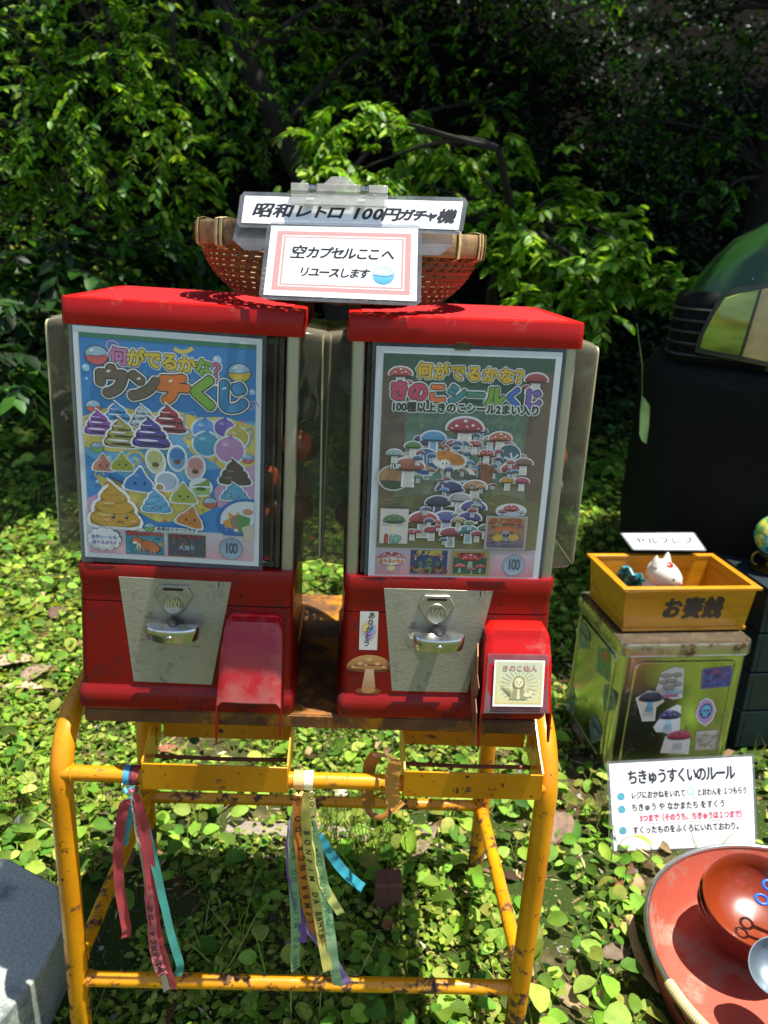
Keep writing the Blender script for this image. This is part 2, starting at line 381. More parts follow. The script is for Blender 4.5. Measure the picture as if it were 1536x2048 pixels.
# ================================================================== THE SETTING
def bank(x, y):
    base = 4.1 + .25*math.sin(x*.9) + .12*x
    d = y-base
    if d <= 0: return 0.
    return min(7.5, d*.95 if d > .6 else d*d*.8) if d < 9 else 7.5
def gh(x, y):
    h = noise.noise(Vector((x*1.7, y*1.7, 0)))*.018 + noise.noise(Vector((x*6, y*6, 3)))*.008
    near = max(0, 1-max(0, abs(x)-.3)/.4)*max(0, 1-max(0, abs(y-.2)-.3)/.4)
    return h*(1-.8*near) + bank(x, y)
def grid_axis(lo, hi, near_lo, near_hi, fine, grow=1.22):
    a = list(np.arange(near_lo, near_hi, fine)); s = fine; x = a[-1]
    while x < hi: s *= grow; x += s; a.append(x)
    s = fine; x = a[0]
    while x > lo: s *= grow; x -= s; a.insert(0, x)
    return a
def build_ground():
    xs = grid_axis(-120, 120, -2.5, 2.8, .035); ys = grid_axis(-60, 160, -.5, 3.2, .035)
    vs = [(x, y, gh(x, y)) for y in ys for x in xs]; n = len(xs)
    fs = [(j*n+i, j*n+i+1, (j+1)*n+i+1, (j+1)*n+i) for j in range(len(ys)-1) for i in range(n-1)]
    me = bpy.data.meshes.new('ground'); me.from_pydata(vs, [], fs); me.polygons.foreach_set('use_smooth', [True]*len(fs))
    m, nt, b = new_mat('forest_soil')
    f = noise_of(nt, 22, 10, .72); f2 = noise_of(nt, 2.2, 4); f3 = noise_of(nt, 130, 5, .7)
    c = ramp(nt, f, [(.3, lin('2a2118')), (.48, lin('5a4a36')), (.7, lin('8b7a5c'))])
    c = mixc(nt, ramp(nt, f2, [(.36, (0, 0, 0)), (.5, (1, 1, 1))]), c, lin('3a4a20'))
    c = mixc(nt, ramp(nt, f3, [(.6, (0, 0, 0)), (.7, (1, 1, 1))]), c, lin('b3a98a'))
    nt.links.new(c, b.inputs['Base Color']); b.inputs['Roughness'].default_value = .95; b.inputs['Specular IOR Level'].default_value = .05
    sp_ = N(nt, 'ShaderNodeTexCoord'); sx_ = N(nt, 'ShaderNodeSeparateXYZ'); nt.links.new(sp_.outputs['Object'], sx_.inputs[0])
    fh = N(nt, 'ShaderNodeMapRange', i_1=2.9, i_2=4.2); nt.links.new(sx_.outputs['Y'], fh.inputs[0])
    c = mixc(nt, fh.outputs[0], c, ramp(nt, f, [(.35, lin('080604')), (.6, lin('100d08'))]))   # leaf mould, blackened to paint the shaded gaps on the wooded bank
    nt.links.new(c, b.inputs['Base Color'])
    add_bump(nt, b, f, .8, .02); me.materials.append(m)
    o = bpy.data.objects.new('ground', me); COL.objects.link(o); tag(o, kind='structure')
build_ground()

# ------------------------------------------------------------------ leaves in bulk
TEMPL = {  # (t along midrib, half width factor) rows ; v = fold height
    'oval': ([0, .3, .68, 1], [0, 1., .8, 0]),
    'round': ([0, .12, .38, .68, .9, 1], [0, .55, 1., .94, .55, 0]),
    'narrow': ([0, .35, .7, 1], [0, 1., .7, 0])}
def leaf_mesh(name, P, D, U, L, W, C, kind='oval', fold=.18, curl=.12, m=None, parent=None):
    """many small folded leaves in one mesh: base P, midrib D, face normal U, length L, half width W, colour C"""
    P, D, U = (np.asarray(a, dtype=np.float64) for a in (P, D, U)); n = len(P)
    L = np.broadcast_to(np.asarray(L, float), n)[:, None]; W = np.broadcast_to(np.asarray(W, float), n)[:, None]
    D = D/np.linalg.norm(D, axis=1, keepdims=True); S = np.cross(D, U); S /= np.linalg.norm(S, axis=1, keepdims=True)+1e-9; U = np.cross(S, D)
    ts, ws = TEMPL[kind]; rows = []
    for t, w in zip(ts, ws):
        mid = P + D*L*t - U*L*curl*t*t
        if w == 0: rows.append([mid])
        else: rows.append([mid + S*W*w + U*W*w*fold, mid, mid - S*W*w + U*W*w*fold])
    flat = [v for r in rows for v in r]; k = len(flat); V = np.stack(flat, 1).reshape(-1, 3)
    idx = []; i = 0; ids = []
    for r in rows: ids.append(list(range(i, i+len(r)))); i += len(r)
    for a, b in zip(ids[:-1], ids[1:]):
        if len(a) == 1: idx += [(a[0], b[1], b[0]), (a[0], b[2], b[1])]
        elif len(b) == 1: idx += [(a[0], a[1], b[0]), (a[1], a[2], b[0])]
        else: idx += [(a[0], a[1], b[1], b[0]), (a[1], a[2], b[2], b[1])]
    me = bpy.data.meshes.new(name)
    lens = np.array([len(f) for f in idx]); loops = np.array([q for f in idx for q in f])
    allloops = (loops[None, :]+(np.arange(n)*k)[:, None]).ravel(); tot = np.tile(lens, n); start = np.concatenate([[0], np.cumsum(tot)[:-1]])
    me.vertices.add(len(V)); me.vertices.foreach_set('co', V.astype(np.float32).ravel())
    me.loops.add(len(allloops)); me.loops.foreach_set('vertex_index', allloops.astype(np.int32))
    me.polygons.add(len(tot)); me.polygons.foreach_set('loop_start', start.astype(np.int32))
    me.update(calc_edges=True)
    ca = me.color_attributes.new('Col', 'FLOAT_COLOR', 'POINT')
    cc = np.ones((len(V), 4), np.float32); cc[:, :3] = np.repeat(np.asarray(C, np.float32), k, axis=0)
    ca.data.foreach_set('color', cc.ravel()); me.polygons.foreach_set('use_smooth', [True]*len(tot))
    me.materials.append(m or M['leaf']); me.validate()
    o = bpy.data.objects.new(name, me); COL.objects.link(o)
    if parent: o.parent = parent
    return o
M['leaf'] = leaf_mat('bush_leaves', .42, .42, .35); M['gleaf'] = leaf_mat('ground_leaves', .38, .6, .15); M['dryleaf'] = leaf_mat('dry_leaves', .12, .7, .2)
def pal(n, cols, jit=.25):
    c = np.array([lin(q) if isinstance(q, str) else q for q in cols]); i = RNG.integers(0, len(c), n)
    return np.clip(c[i]*(1+RNG.normal(0, jit, (n, 1)))*(1+RNG.normal(0, jit*.25, (n, 3))), .004, .7)
def unit(n): v = RNG.normal(size=(n, 3)); return v/np.linalg.norm(v, axis=1, keepdims=True)

# ------------------------------------------------------------------ ground cover
BLOCK = [(-.95, -.36, -.2, .27), (.60, .95, .455, .95), (.98, 1.3, .78, 1.05)]
def blocked(x, y):
    if (x-.788)**2+(y-.107)**2 < .265**2: return True
    return any(a < x < b and c < y < d for a, b, c, d in BLOCK)
def patch(x, y): return noise.noise(Vector((x*2.3+9, y*2.3, 1.5)))+.45*noise.noise(Vector((x*7, y*7, 7)))
def carpet():
    P, D, U, L, W, C = [], [], [], [], [], []; stems = MB()
    cols = ['7aa238', '88b03e', '98bc48', '6a9634', 'a0c254', '5c8836']
    def plant(x, y, s, k):
        z0 = gh(x, y); a0 = random.random()*6.28
        for j in range(k):
            a = a0+j*2.4+random.uniform(-.4, .4); h = s*random.uniform(.5, 1.5); r = s*random.uniform(.15, .9)
            bx, by, bz = x+math.cos(a)*r, y+math.sin(a)*r, z0+h
            P.append((bx, by, bz)); D.append((math.cos(a), math.sin(a), random.uniform(-.35, .45)))
            U.append((random.gauss(0, .42), random.gauss(-.08, .42), 1)); l = s*random.uniform(.75, 1.3); L.append(l*1.15); W.append(l*random.uniform(.34, .46))
            if y < .9: stems.tube([(x, y, z0-.003), ((x+bx)/2, (y+by)/2, z0+h*.7), (bx, by, bz)], .0009, 3, cap=False)
    # zones: (x0,x1,y0,y1,plants per m2,size)
    for x0, x1, y0, y1, dens, s0 in ((-1.1, 1.4, -.25, .55, 580, .022), (-1.6, 1.8, .55, 1.5, 700, .0215), (-2.6, 2.4, 1.5, 2.8, 560, .024), (-4.2, 3.6, 2.8, 4.9, 220, .04)):
        for _ in range(int((x1-x0)*(y1-y0)*dens)):
            x, y = random.uniform(x0, x1), random.uniform(y0, y1)
            if blocked(x, y): continue
            p = patch(x, y); bare = .18
            if .1 < x < 1.3 and y < .5: bare = .0     # sparse, earthy corner
            if (x < -.15 and y > .3) or y > .6: bare = .5
            if p > bare and random.random() < .85: continue
            plant(x, y, s0*random.choice((.4, .55, .7, .9, 1, 1.15, 1.4)), random.choice((3, 4, 4, 5)))
    C = pal(len(P), cols+['5c7a2c', 'b4c45c', '8c9440'], .24)
    o = leaf_mesh('ground_cover', P, D, U, L, W, C, 'round', .32, .3, M['gleaf'])
    tag(o, 'bright green round-leaved weeds covering the forest floor', 'ground cover', kind='stuff')
    stems_o = stems.build('weed_stems', mat('weed_stem', lin('7a8a3a'), .6, 0, .2), fixn=False); tag(stems_o, 'thin pale green stems under the floor weeds', 'weed stems', kind='stuff')
    # tiny leaves between: moss-like fine herbs
    n = 85000; x = RNG.uniform(-1.8, 1.8, n); y = np.abs(RNG.normal(0, 1.0, n))*1.1-.25
    keep = [i for i in range(n) if not blocked(x[i], y[i]) and patch(x[i]+3, y[i]+5) < .16]
    P = np.array([(x[i], y[i], gh(x[i], y[i])+random.random()**1.5*.03) for i in keep]); k = len(P)
    D = unit(k); D[:, 2] = np.abs(D[:, 2])*.4; U = np.array([(0, 0, 1.)]*k)+RNG.normal(0, .4, (k, 3))
    l = RNG.uniform(.006, .018, k)
    o = leaf_mesh('fine_herbs', P, D, U, l, l*.35, pal(k, ['7c9a34', '94a83c', '5b7d2a', 'a5ad55'], .2), 'oval', .1, .1, M['gleaf'])
    tag(o, 'tiny mossy herbs filling gaps on the forest floor', 'herbs', kind='stuff')
    # grass blades
    P, D, L, C = [], [], [], []
    for cx, cy, nb, ln in [(.04, .42, 60, .16), (.1, .38, 50, .14), (-.5, .52, 40, .12), (-.62, .45, 40, .11), (.02, .1, 22, .1), (-.3, .02, 24, .09), (.33, .12, 16, .08), (.62, -.02, 20, .08), (-.12, .16, 20, .13), (.45, -.08, 22, .07)]+[(random.uniform(-1.5, 1.4), random.uniform(0, 2.4), 14, .09) for _ in range(170)]:
        for _ in range(nb):
            xx, yy = cx+random.gauss(0, .03), cy+random.gauss(0, .03)
            if blocked(xx, yy): continue
            P.append((xx, yy, gh(xx, yy))); D.append((random.gauss(0, .3), random.gauss(0, .3), 1)); L.append(ln*random.uniform(.5, 1.1))
    k = len(P); o = leaf_mesh('grass_blades', P, D, unit(k), L, .0011, pal(k, ['8fae4a', '6d8a35', 'b6b46a'], .2), 'narrow', 0, .35, M['gleaf'])
    tag(o, 'thin grass blades standing among the weeds', 'grass', kind='stuff')
    # litter: dry straws, bark bits and little pebbles
    P, D, L = [], [], []
    for _ in range(5200):
        x, y = random.uniform(-1.3, 1.35), random.uniform(-.3, 1.7)
        if blocked(x, y): continue
        P.append((x, y, gh(x, y)+random.uniform(.001, .008))); D.append((random.gauss(0, 1), random.gauss(0, 1), random.gauss(0, .08))); L.append(random.uniform(.01, .06))
    k = len(P); o = leaf_mesh('dry_litter', P, D, np.array([(0, 0, 1.)]*k)+RNG.normal(0, .3, (k, 3)), L, RNG.uniform(.0006, .0035, k), pal(k, ['8a7452', 'b8a27a', '5b4430', 'c9bd9c', '6b4a34'], .2), 'narrow', .2, .1, M['dryleaf'])
    tag(o, 'dry straws and leaf crumbs scattered over the soil', 'litter', kind='stuff')
    P, D, L = [], [], []
    for _ in range(650):
        x, y = random.uniform(-1.4, 1.4), random.uniform(-.25, 2.2)
        if blocked(x, y): continue
        P.append((x, y, gh(x, y)+random.uniform(.004, .03))); D.append((random.gauss(0, 1), random.gauss(0, 1), random.gauss(0, .25))); L.append(random.uniform(.018, .045))
    k = len(P); o = leaf_mesh('dead_leaves', P, D, np.array([(0, 0, 1.)]*k)+RNG.normal(0, .5, (k, 3)), L, np.array(L)*RNG.uniform(.15, .35, k), pal(k, ['6b4a30', '8c6a48', '4a3322', 'a88c68', '7a5a44'], .2), 'oval', .35, .5, M['dryleaf'])
    tag(o, 'small brown dead leaves caught among the weeds', 'dead leaves', kind='stuff')
    pb = MB()
    for _ in range(420):
        x, y = random.uniform(-1.2, 1.3), random.uniform(-.3, 1.5)
        if blocked(x, y): continue
        s = random.uniform(.002, .009); c = Vector((x, y, gh(x, y)+s*.2))
        pb.loft([[c+Vector((math.cos(a)*r*s*random.uniform(.7, 1.2), math.sin(a)*r*s, z*s)) for a in (0, 1.26, 2.5, 3.77, 5)] for r, z in ((.6, -.4), (1, 0), (.5, .5))], smooth=False)
    o = pb.build('pebbles', mat('pebble', lin('96908a'), .8, 0, .4, 9), fixn=False); tag(o, 'small grey pebbles lying in the bare soil', 'pebbles', kind='stuff')
carpet()

# ------------------------------------------------------------------ trees and bushes
def curve3(a, b, sag=0, wob=.06, n=8, seed=None):
    a, b = Vector(a), Vector(b); rr = random.Random(seed if seed is not None else random.random()); L = (b-a).length
    w1 = Vector([rr.uniform(-1, 1) for _ in range(3)])*wob*L; w2 = Vector([rr.uniform(-1, 1) for _ in range(3)])*wob*L*.5
    return [a.lerp(b, i/n)+w1*math.sin(PI*i/n)+w2*math.sin(2*PI*i/n)+Vector((0, 0, sag*L*math.sin(PI*i/n))) for i in range(n+1)]
def foliage(clumps, cols, ln=.055, asp=.24, per=14, twigs=26, droop=.35, jit=.22, branch_mb=None, kind='oval', flatness=.65):
    P, D, U, L = [], [], [], []
    for (c, r, dens) in clumps:
        c = Vector(c)
        for _ in range(int(twigs*dens)):
            d = Vector((random.gauss(0, 1), random.gauss(0, 1), random.gauss(0, flatness))).normalized()
            st = c + Vector((random.gauss(0, .33), random.gauss(0, .33), random.gauss(0, .28)))*r
            tl = r*random.uniform(.35, .8); pts = []
            for k in range(5):
                t = k/4; pts.append(st + d*tl*t + Vector((0, 0, -droop*tl*t*t)))
            if branch_mb is not None: branch_mb.tube(pts, [.0028, .0024, .002, .0015, .0008], 3, cap=False)
            for k in range(per):
                t = (k+.6)/per; i = min(3, int(t*4)); p = pts[i].lerp(pts[i+1], t*4-i); ax = (pts[i+1]-pts[i]).normalized()
                side = ax.cross(Vector((0, 0, 1))); side = side.normalized() if side.length > .01 else Vector((1, 0, 0))
                sg = 1 if k % 2 else -1
                dd = ax*random.uniform(.4, .9)+side*sg*random.uniform(.5, 1)+Vector((0, 0, random.uniform(-.6, .15)))
                P.append(p); D.append(dd); U.append((random.gauss(0, .4), random.gauss(0, .4), 1)); L.append(ln*random.uniform(.55, 1.25))
    L = np.array(L)
    return P, D, U, L, L*asp*RNG.uniform(.8, 1.2, len(L)), pal(len(P), cols, jit)
def tree(name, label, cat, trunk, r0, clumps, cols, group=None, limb_r=.018, r1=None, tm=None, **kw):
    base = Vector(trunk[0]); t = empty(name, base, label, cat, group)
    tb = MB(); tb.tube([Vector(p)-base for p in trunk], [r0+(((r1 if r1 else r0*.35)-r0)*i/(len(trunk)-1)) for i in range(len(trunk))], 12)
    tb.build('trunk', tm or M['bark'], t, fixn=False)
    br = MB(); tp = [Vector(p) for p in trunk]
    for c, r, dn in clumps:
        c = Vector(c); q = min(tp[1:], key=lambda p: (p-c).length + max(0, p.z-c.z)*.7)
        pts = curve3(q, c, .08, .07); br.tube(pts, [limb_r*(1-.8*i/8) for i in range(9)], 5, cap=False)
    a = foliage(clumps, cols, branch_mb=br, **kw)
    br.v = [tuple(Vector(v)-base) for v in br.v]
    bo = br.build('branches', M['bark'], t, fixn=False)
    P = [tuple(Vector(p)-base) for p in a[0]]
    leaf_mesh('crown', P, *a[1:], m=M['leaf'], parent=t, kind=kw.get('kind', 'oval'))
    return t
def cl(px, py, t, r, dens=1.): return (tuple(at_t(px, py, t)), r, dens)
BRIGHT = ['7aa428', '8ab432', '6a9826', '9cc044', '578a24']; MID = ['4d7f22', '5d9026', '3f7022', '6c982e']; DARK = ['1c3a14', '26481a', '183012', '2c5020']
random.seed(21)
# A: tree arching in from the left
A_ = [cl(x, y, t, r, d) for x, y, t, r, d in (
    (60, 40, 3.4, .34, 1), (200, 20, 3.2, .34, 1.2), (330, 60, 3.5, .32, 1), (120, 170, 3.3, .34, 1.2), (260, 170, 3.2, .3, 1.2), (400, 150, 3.5, .3, 1),
    (30, 300, 3.4, .32, 1.), (170, 300, 3.3, .3, 1.2), (300, 290, 3.3, .28, 1), (400, 330, 3.5, .25, .9), (480, 60, 3.7, .3, .9), (350, 400, 3.5, .22, .8), (90, 400, 3.6, .26, .8), (230, 420, 3.6, .22, .8), (-80, 150, 3.4, .35, 1), (-60, 330, 3.5, .3, .8))]
tr = [(-2.5, 3.6, 0), (-2.35, 3.5, .8), (-2.1, 3.3, 1.5), (-1.7, 3.1, 2.0), (-1.2, 2.95, 2.2), (-.75, 2.9, 2.25)]
tree('arching_tree', 'arching leafy tree whose bright branches fill the upper left', 'tree', tr, .07, A_, BRIGHT+BRIGHT+MID, ln=.046, twigs=26, asp=.22, per=15)
# B: bright bush in the middle behind the signs and the right machine
B_ = [cl(x, y, t, r, d) for x, y, t, r, d in (
    (650, 270, 3.1, .2, 1), (760, 250, 3.1, .2, 1.1), (860, 280, 3.2, .18, .9), (690, 350, 3.0, .2, 1.1), (800, 350, 3.1, .2, 1.2), (920, 330, 3.1, .18, .9), (1010, 300, 3.2, .16, .7),
    (960, 430, 3.0, .17, .9), (1050, 420, 3.0, .18, 1.), (1130, 380, 3.1, .15, .8), (1010, 500, 2.9, .15, 1), (1090, 510, 2.9, .15, 1), (1150, 460, 2.9, .15, .9), (1230, 440, 3.0, .12, .7), (1060, 580, 2.8, .13, .8), (1160, 560, 2.7, .13, 1.), (1240, 540, 2.7, .13, 1.), (1310, 560, 2.7, .11, .9), (1190, 620, 2.6, .1, .6), (620, 430, 3.2, .18, .8), (880, 400, 3.2, .16, .7), (1240, 490, 2.8, .1, .7), (1370, 590, 2.6, .07, .6), (700, 440, 3.2, .16, .6))]
tr = [tuple(on_z(760, 800)), (.62, 3.05, .5), (.5, 2.9, 1.0), (.62, 2.7, 1.3), (.45, 2.55, 1.6)]
tr = [(.7, 3.0, 0), (.68, 2.95, .5), (.6, 2.7, .95), (.62, 2.4, 1.2), (.5, 2.2, 1.45)]
tree('cherry_bush', 'bright green spreading bush directly behind the white signs', 'bush', tr, .035, B_, BRIGHT, ln=.049, twigs=24, asp=.23, limb_r=.012)
# C: darker, larger leaved shrub at left
C_ = [cl(x, y, t, r, d) for x, y, t, r, d in ((40, 520, 3.2, .26, 1), (170, 540, 3.3, .26, 1), (290, 520, 3.5, .24, .9), (60, 650, 3.1, .24, 1), (180, 640, 3.3, .22, .9), (320, 610, 3.6, .2, .8), (20, 760, 3.0, .2, .8), (100, 740, 3.2, .2, .6), (430, 500, 3.7, .2, .6))]
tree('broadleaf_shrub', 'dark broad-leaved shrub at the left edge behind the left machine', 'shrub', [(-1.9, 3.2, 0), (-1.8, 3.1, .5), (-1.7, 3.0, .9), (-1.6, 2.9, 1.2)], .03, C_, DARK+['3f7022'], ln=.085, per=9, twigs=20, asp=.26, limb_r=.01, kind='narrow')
# D: trunks and a dim tree at the upper right
D_ = [cl(x, y, t, r, d) for x, y, t, r, d in ((1180, 120, 4.6, .4, .8), (1340, 160, 4.5, .42, 1), (1490, 90, 4.4, .4, 1), (1290, 290, 4.4, .34, .8), (1420, 300, 4.3, .3, .8), (1180, 250, 4.6, .3, .6), (1520, 250, 4.2, .3, .6), (1060, 60, 4.8, .35, .6), (1350, 20, 4.6, .4, .8), (1440, 400, 4.2, .18, .6))]
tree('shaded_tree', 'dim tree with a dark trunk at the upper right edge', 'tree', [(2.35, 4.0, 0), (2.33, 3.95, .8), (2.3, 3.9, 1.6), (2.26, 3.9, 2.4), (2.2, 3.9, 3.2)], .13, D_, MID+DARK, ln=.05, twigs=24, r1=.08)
# E: slender tree whose dark stem leans behind the basket
E_ = [cl(x, y, t, r, d) for x, y, t, r, d in ((520, 170, 4.2, .34, .9), (620, 80, 4.2, .36, .9), (740, 60, 4.3, .34, .8), (600, 200, 4.2, .3, .7), (680, 160, 4.3, .3, .7), (880, 90, 4.5, .34, .6), (990, 200, 4.4, .26, .6), (560, -40, 4.3, .4, .8), (820, -40, 4.4, .4, .6), (500, 280, 4.3, .24, .6))]
tree('leaning_tree', 'slender dark tree leaning left behind the bamboo basket', 'tree', [tuple(at_t(700, 760, 4.3)), tuple(at_t(640, 420, 4.2)), tuple(at_t(560, 260, 4.1)), tuple(at_t(490, 110, 4.0)), tuple(at_t(420, -60, 3.9))], .075, E_, BRIGHT+MID+DARK, ln=.05, twigs=25, r1=.045)
# F: undergrowth on the bank, read as one mass
def undergrowth():
    P, D, U, L = [], [], [], []
    for _ in range(125000):
        x = random.uniform(-6.5, 7.5); y = random.uniform(3.6, 9.5); z = bank(x, y)
        q = noise.noise(Vector((x*1.1, y*1.1, 4)))
        if q < .02 and random.random() < .93: continue
        h = random.random()**1.6*(.75 if q > .1 else .35)
        P.append((x, y-.1, z+h)); D.append((random.gauss(0, 1), random.gauss(-.5, 1), random.gauss(-.25, .35))); U.append((random.gauss(0, .35), random.gauss(-.2, .35), 1)); L.append(.068*random.uniform(.5, 1.25))
    L = np.array(L); o = leaf_mesh('bank_undergrowth', P, D, U, L, L*.24, pal(len(P), DARK, .3), m=M['leaf'])  # leaves darkened so their colour carries the shade on the bank
    tag(o, 'tangled undergrowth covering the steep bank, its leaves coloured dark for shade', 'undergrowth', kind='stuff')
undergrowth()
# G: tall trees overhead, standing on the bank and beyond the car; their crowns shade the right side
def canopy(name, label, base, top, clumps, r0, ln=.075, tw=30, cols=MID):
    b, t = Vector(base), Vector(top); tr = [b.lerp(t, i/5)+Vector((math.sin(i*1.7)*.08, 0, 0)) for i in range(6)]
    return tree(name, label, 'tree', tr, r0, clumps, cols, group=None, ln=ln, twigs=tw, r1=r0*.45, limb_r=.035, asp=.26, per=10)
rr = random.Random(5)
def blob(cx, cy, cz, R_, n, r, d=1.): return [((cx+rr.uniform(-1, 1)*R_, cy+rr.uniform(-1, 1)*R_, cz+rr.uniform(-.45, .45)*R_), r, d) for _ in range(n)]
canopy('canopy_tree', 'tall dark trunk on the right rising out of the photo behind the car', (3.6, 4.4, .1), (2.9, 3.4, 4.6), blob(2.9, 2.9, 4.3, 1.6, 60, .62, 1.9), .16)
canopy('canopy_tree', 'tall tree standing on the bank above the middle bush', (3.5, 5.9, 1.2), (2.4, 4.9, 5.4), blob(1.9, 5.0, 4.7, 2.3, 110, .75, 2.0), .14)
canopy('canopy_tree', 'tall tree standing high on the left of the bank', (-1.6, 6.3, 1.8), (-1.3, 5.6, 5.8), blob(-1.9, 6.1, 5.4, 1.9, 60, .75, 1.6), .13)

rr = random.Random(9)
cls = [((rr.uniform(-.42, .10), rr.uniform(-.62, .22), rr.uniform(2.75, 3.3)), .24, 1.3) for _ in range(20)]
tree('unseen_shade_tree', 'unseen leafy tree added left of the camera to shade the stone block', 'tree', [(-1.9, -1.3, 0), (-1.85, -1.25, 1.0), (-1.6, -1.1, 2.0), (-1.1, -.8, 2.8), (-.4, -.4, 3.15)], .09, cls, MID, ln=.07, twigs=26, asp=.28, per=10, limb_r=.015)  # unseen tree added out of frame to cast shade at the left

# crowns added above the bushes with gaps, so that sun reaches them in patches
cls = []
for _ in range(58):
    x, y, z = rr.uniform(-3.2, 2.6), rr.uniform(1.9, 4.4), rr.uniform(3.7, 4.5)
    if (x > -.2 and y < 3.3) or y < 2.6: continue
    if noise.noise(Vector((x*1.0+2.3, y*1.0, 8))) > .0: cls.append(((x, y, z), .42, 1.5))
canopy('canopy_tree', 'tall leaning tree added behind the left machine to break the sun into patches', (-.9, 6.4, 1.9), (-.5, 3.8, 4.7), cls, .12, ln=.075, tw=28, cols=MID)
# ================================================================== THE STAND
ST = empty('metal_stand', (0, .18, 0), 'orange tubular metal stand with rust that carries both red machines', 'stand')
SO = Vector((0, .18, 0))
def sp(*p): return Vector(p)-SO
LX, DY = .3, .369
for s in (-1, 1):
    mb = MB(); x = s*LX; zt = .535; R1 = .085; pts = [sp(x, 0, 0), sp(x, 0, .2), sp(x, 0, zt-R1)]
    for k in range(1, 9): a = PI/2*k/8; pts.append(sp(x, R1-R1*math.cos(a), zt-R1+R1*math.sin(a)))
    for k in range(0, 9): a = PI/2*k/8; pts.append(sp(x, DY-R1+R1*math.sin(a), zt-R1+R1*math.cos(a)))
    pts += [sp(x, DY, .2), sp(x, DY, 0)]
    mb.tube(pts, .0138, 20); mb.build('bent_leg_tube', M['orange'], ST)
def rail(name, a, b, r=.0098, m='orange'):
    mb = MB(); a, b = Vector(a), Vector(b); mb.tube([sp(*a.lerp(b, i/6)) for i in range(7)], r, 16)
    # weld beads at both ends
    for e, o_ in ((a, b), (b, a)):
        d = (o_-e).normalized(); c = e+d*.0148; q = d.orthogonal().normalized(); w = d.cross(q)
        ring = [sp(*(c+(q*math.cos(k*PI/8)+w*math.sin(k*PI/8))*(r+.0007+.0006*math.sin(k*2.7)))) for k in range(17)]
        mb.tube(ring, .0016, 5, cap=False)
    return mb.build(name, M[m], ST)
rail('front_rail', (-LX, 0, .4745), (LX, 0, .4735)); rail('front_rail', (-LX, 0, .1475), (LX, 0, .1455))
rail('rear_rail', (-LX, DY, .153), (LX, DY, .153))
for s in (-1, 1):
    o = rail('side_rail', (s*LX, 0, .172), (s*LX, DY, .146), .0105)
# top plate with a folded front lip
mb = MB(); mb.box(sp(.004, .199, .5522), (.553, .357, .0045)); mb.box(sp(.004, .0205, .5445), (.553, .003, .0167)); mb.box(sp(.004, .3770, .5445), (.553, .003, .0167))
o = mb.build('top_plate', M['rustplate'], ST, bevel=.0012)
for x0, x1 in ((-.197, -.0225), (.118, .2885)):
    for nm, y, z0, z1, ins in (('front_strip', -.0165, .4675, .5035, 0), ('rear_strip', .078, .4775, .5165, .004)):
        mb = MB(); mb.box(sp((x0+x1)/2, y, (z0+z1)/2), (x1-x0-ins*2, .0024, z1-z0)); mb.build(nm, M['orange'], ST, bevel=.0006)
    for x in (x0+.0005, x1-.0005):
        mb = MB(); poly = [(-.0155, .468), (-.0155, .5045), (.014, .5175), (.0768, .5545), (.0768, .478), (.02, .468)]
        xx = x-.0011; mb.prism(poly, lambda y, z: sp(xx, y, z), lambda y, z: sp(xx+.0022, y, z)); mb.build('side_strip', M['orange'], ST)
    mb = MB(); mb.tube([sp(x0+.003, .036, .4765), sp((x0+x1)/2, .036, .475), sp(x1-.003, .036, .4765)], .0026, 8); mb.build('thin_rod', M['rustrod'], ST)

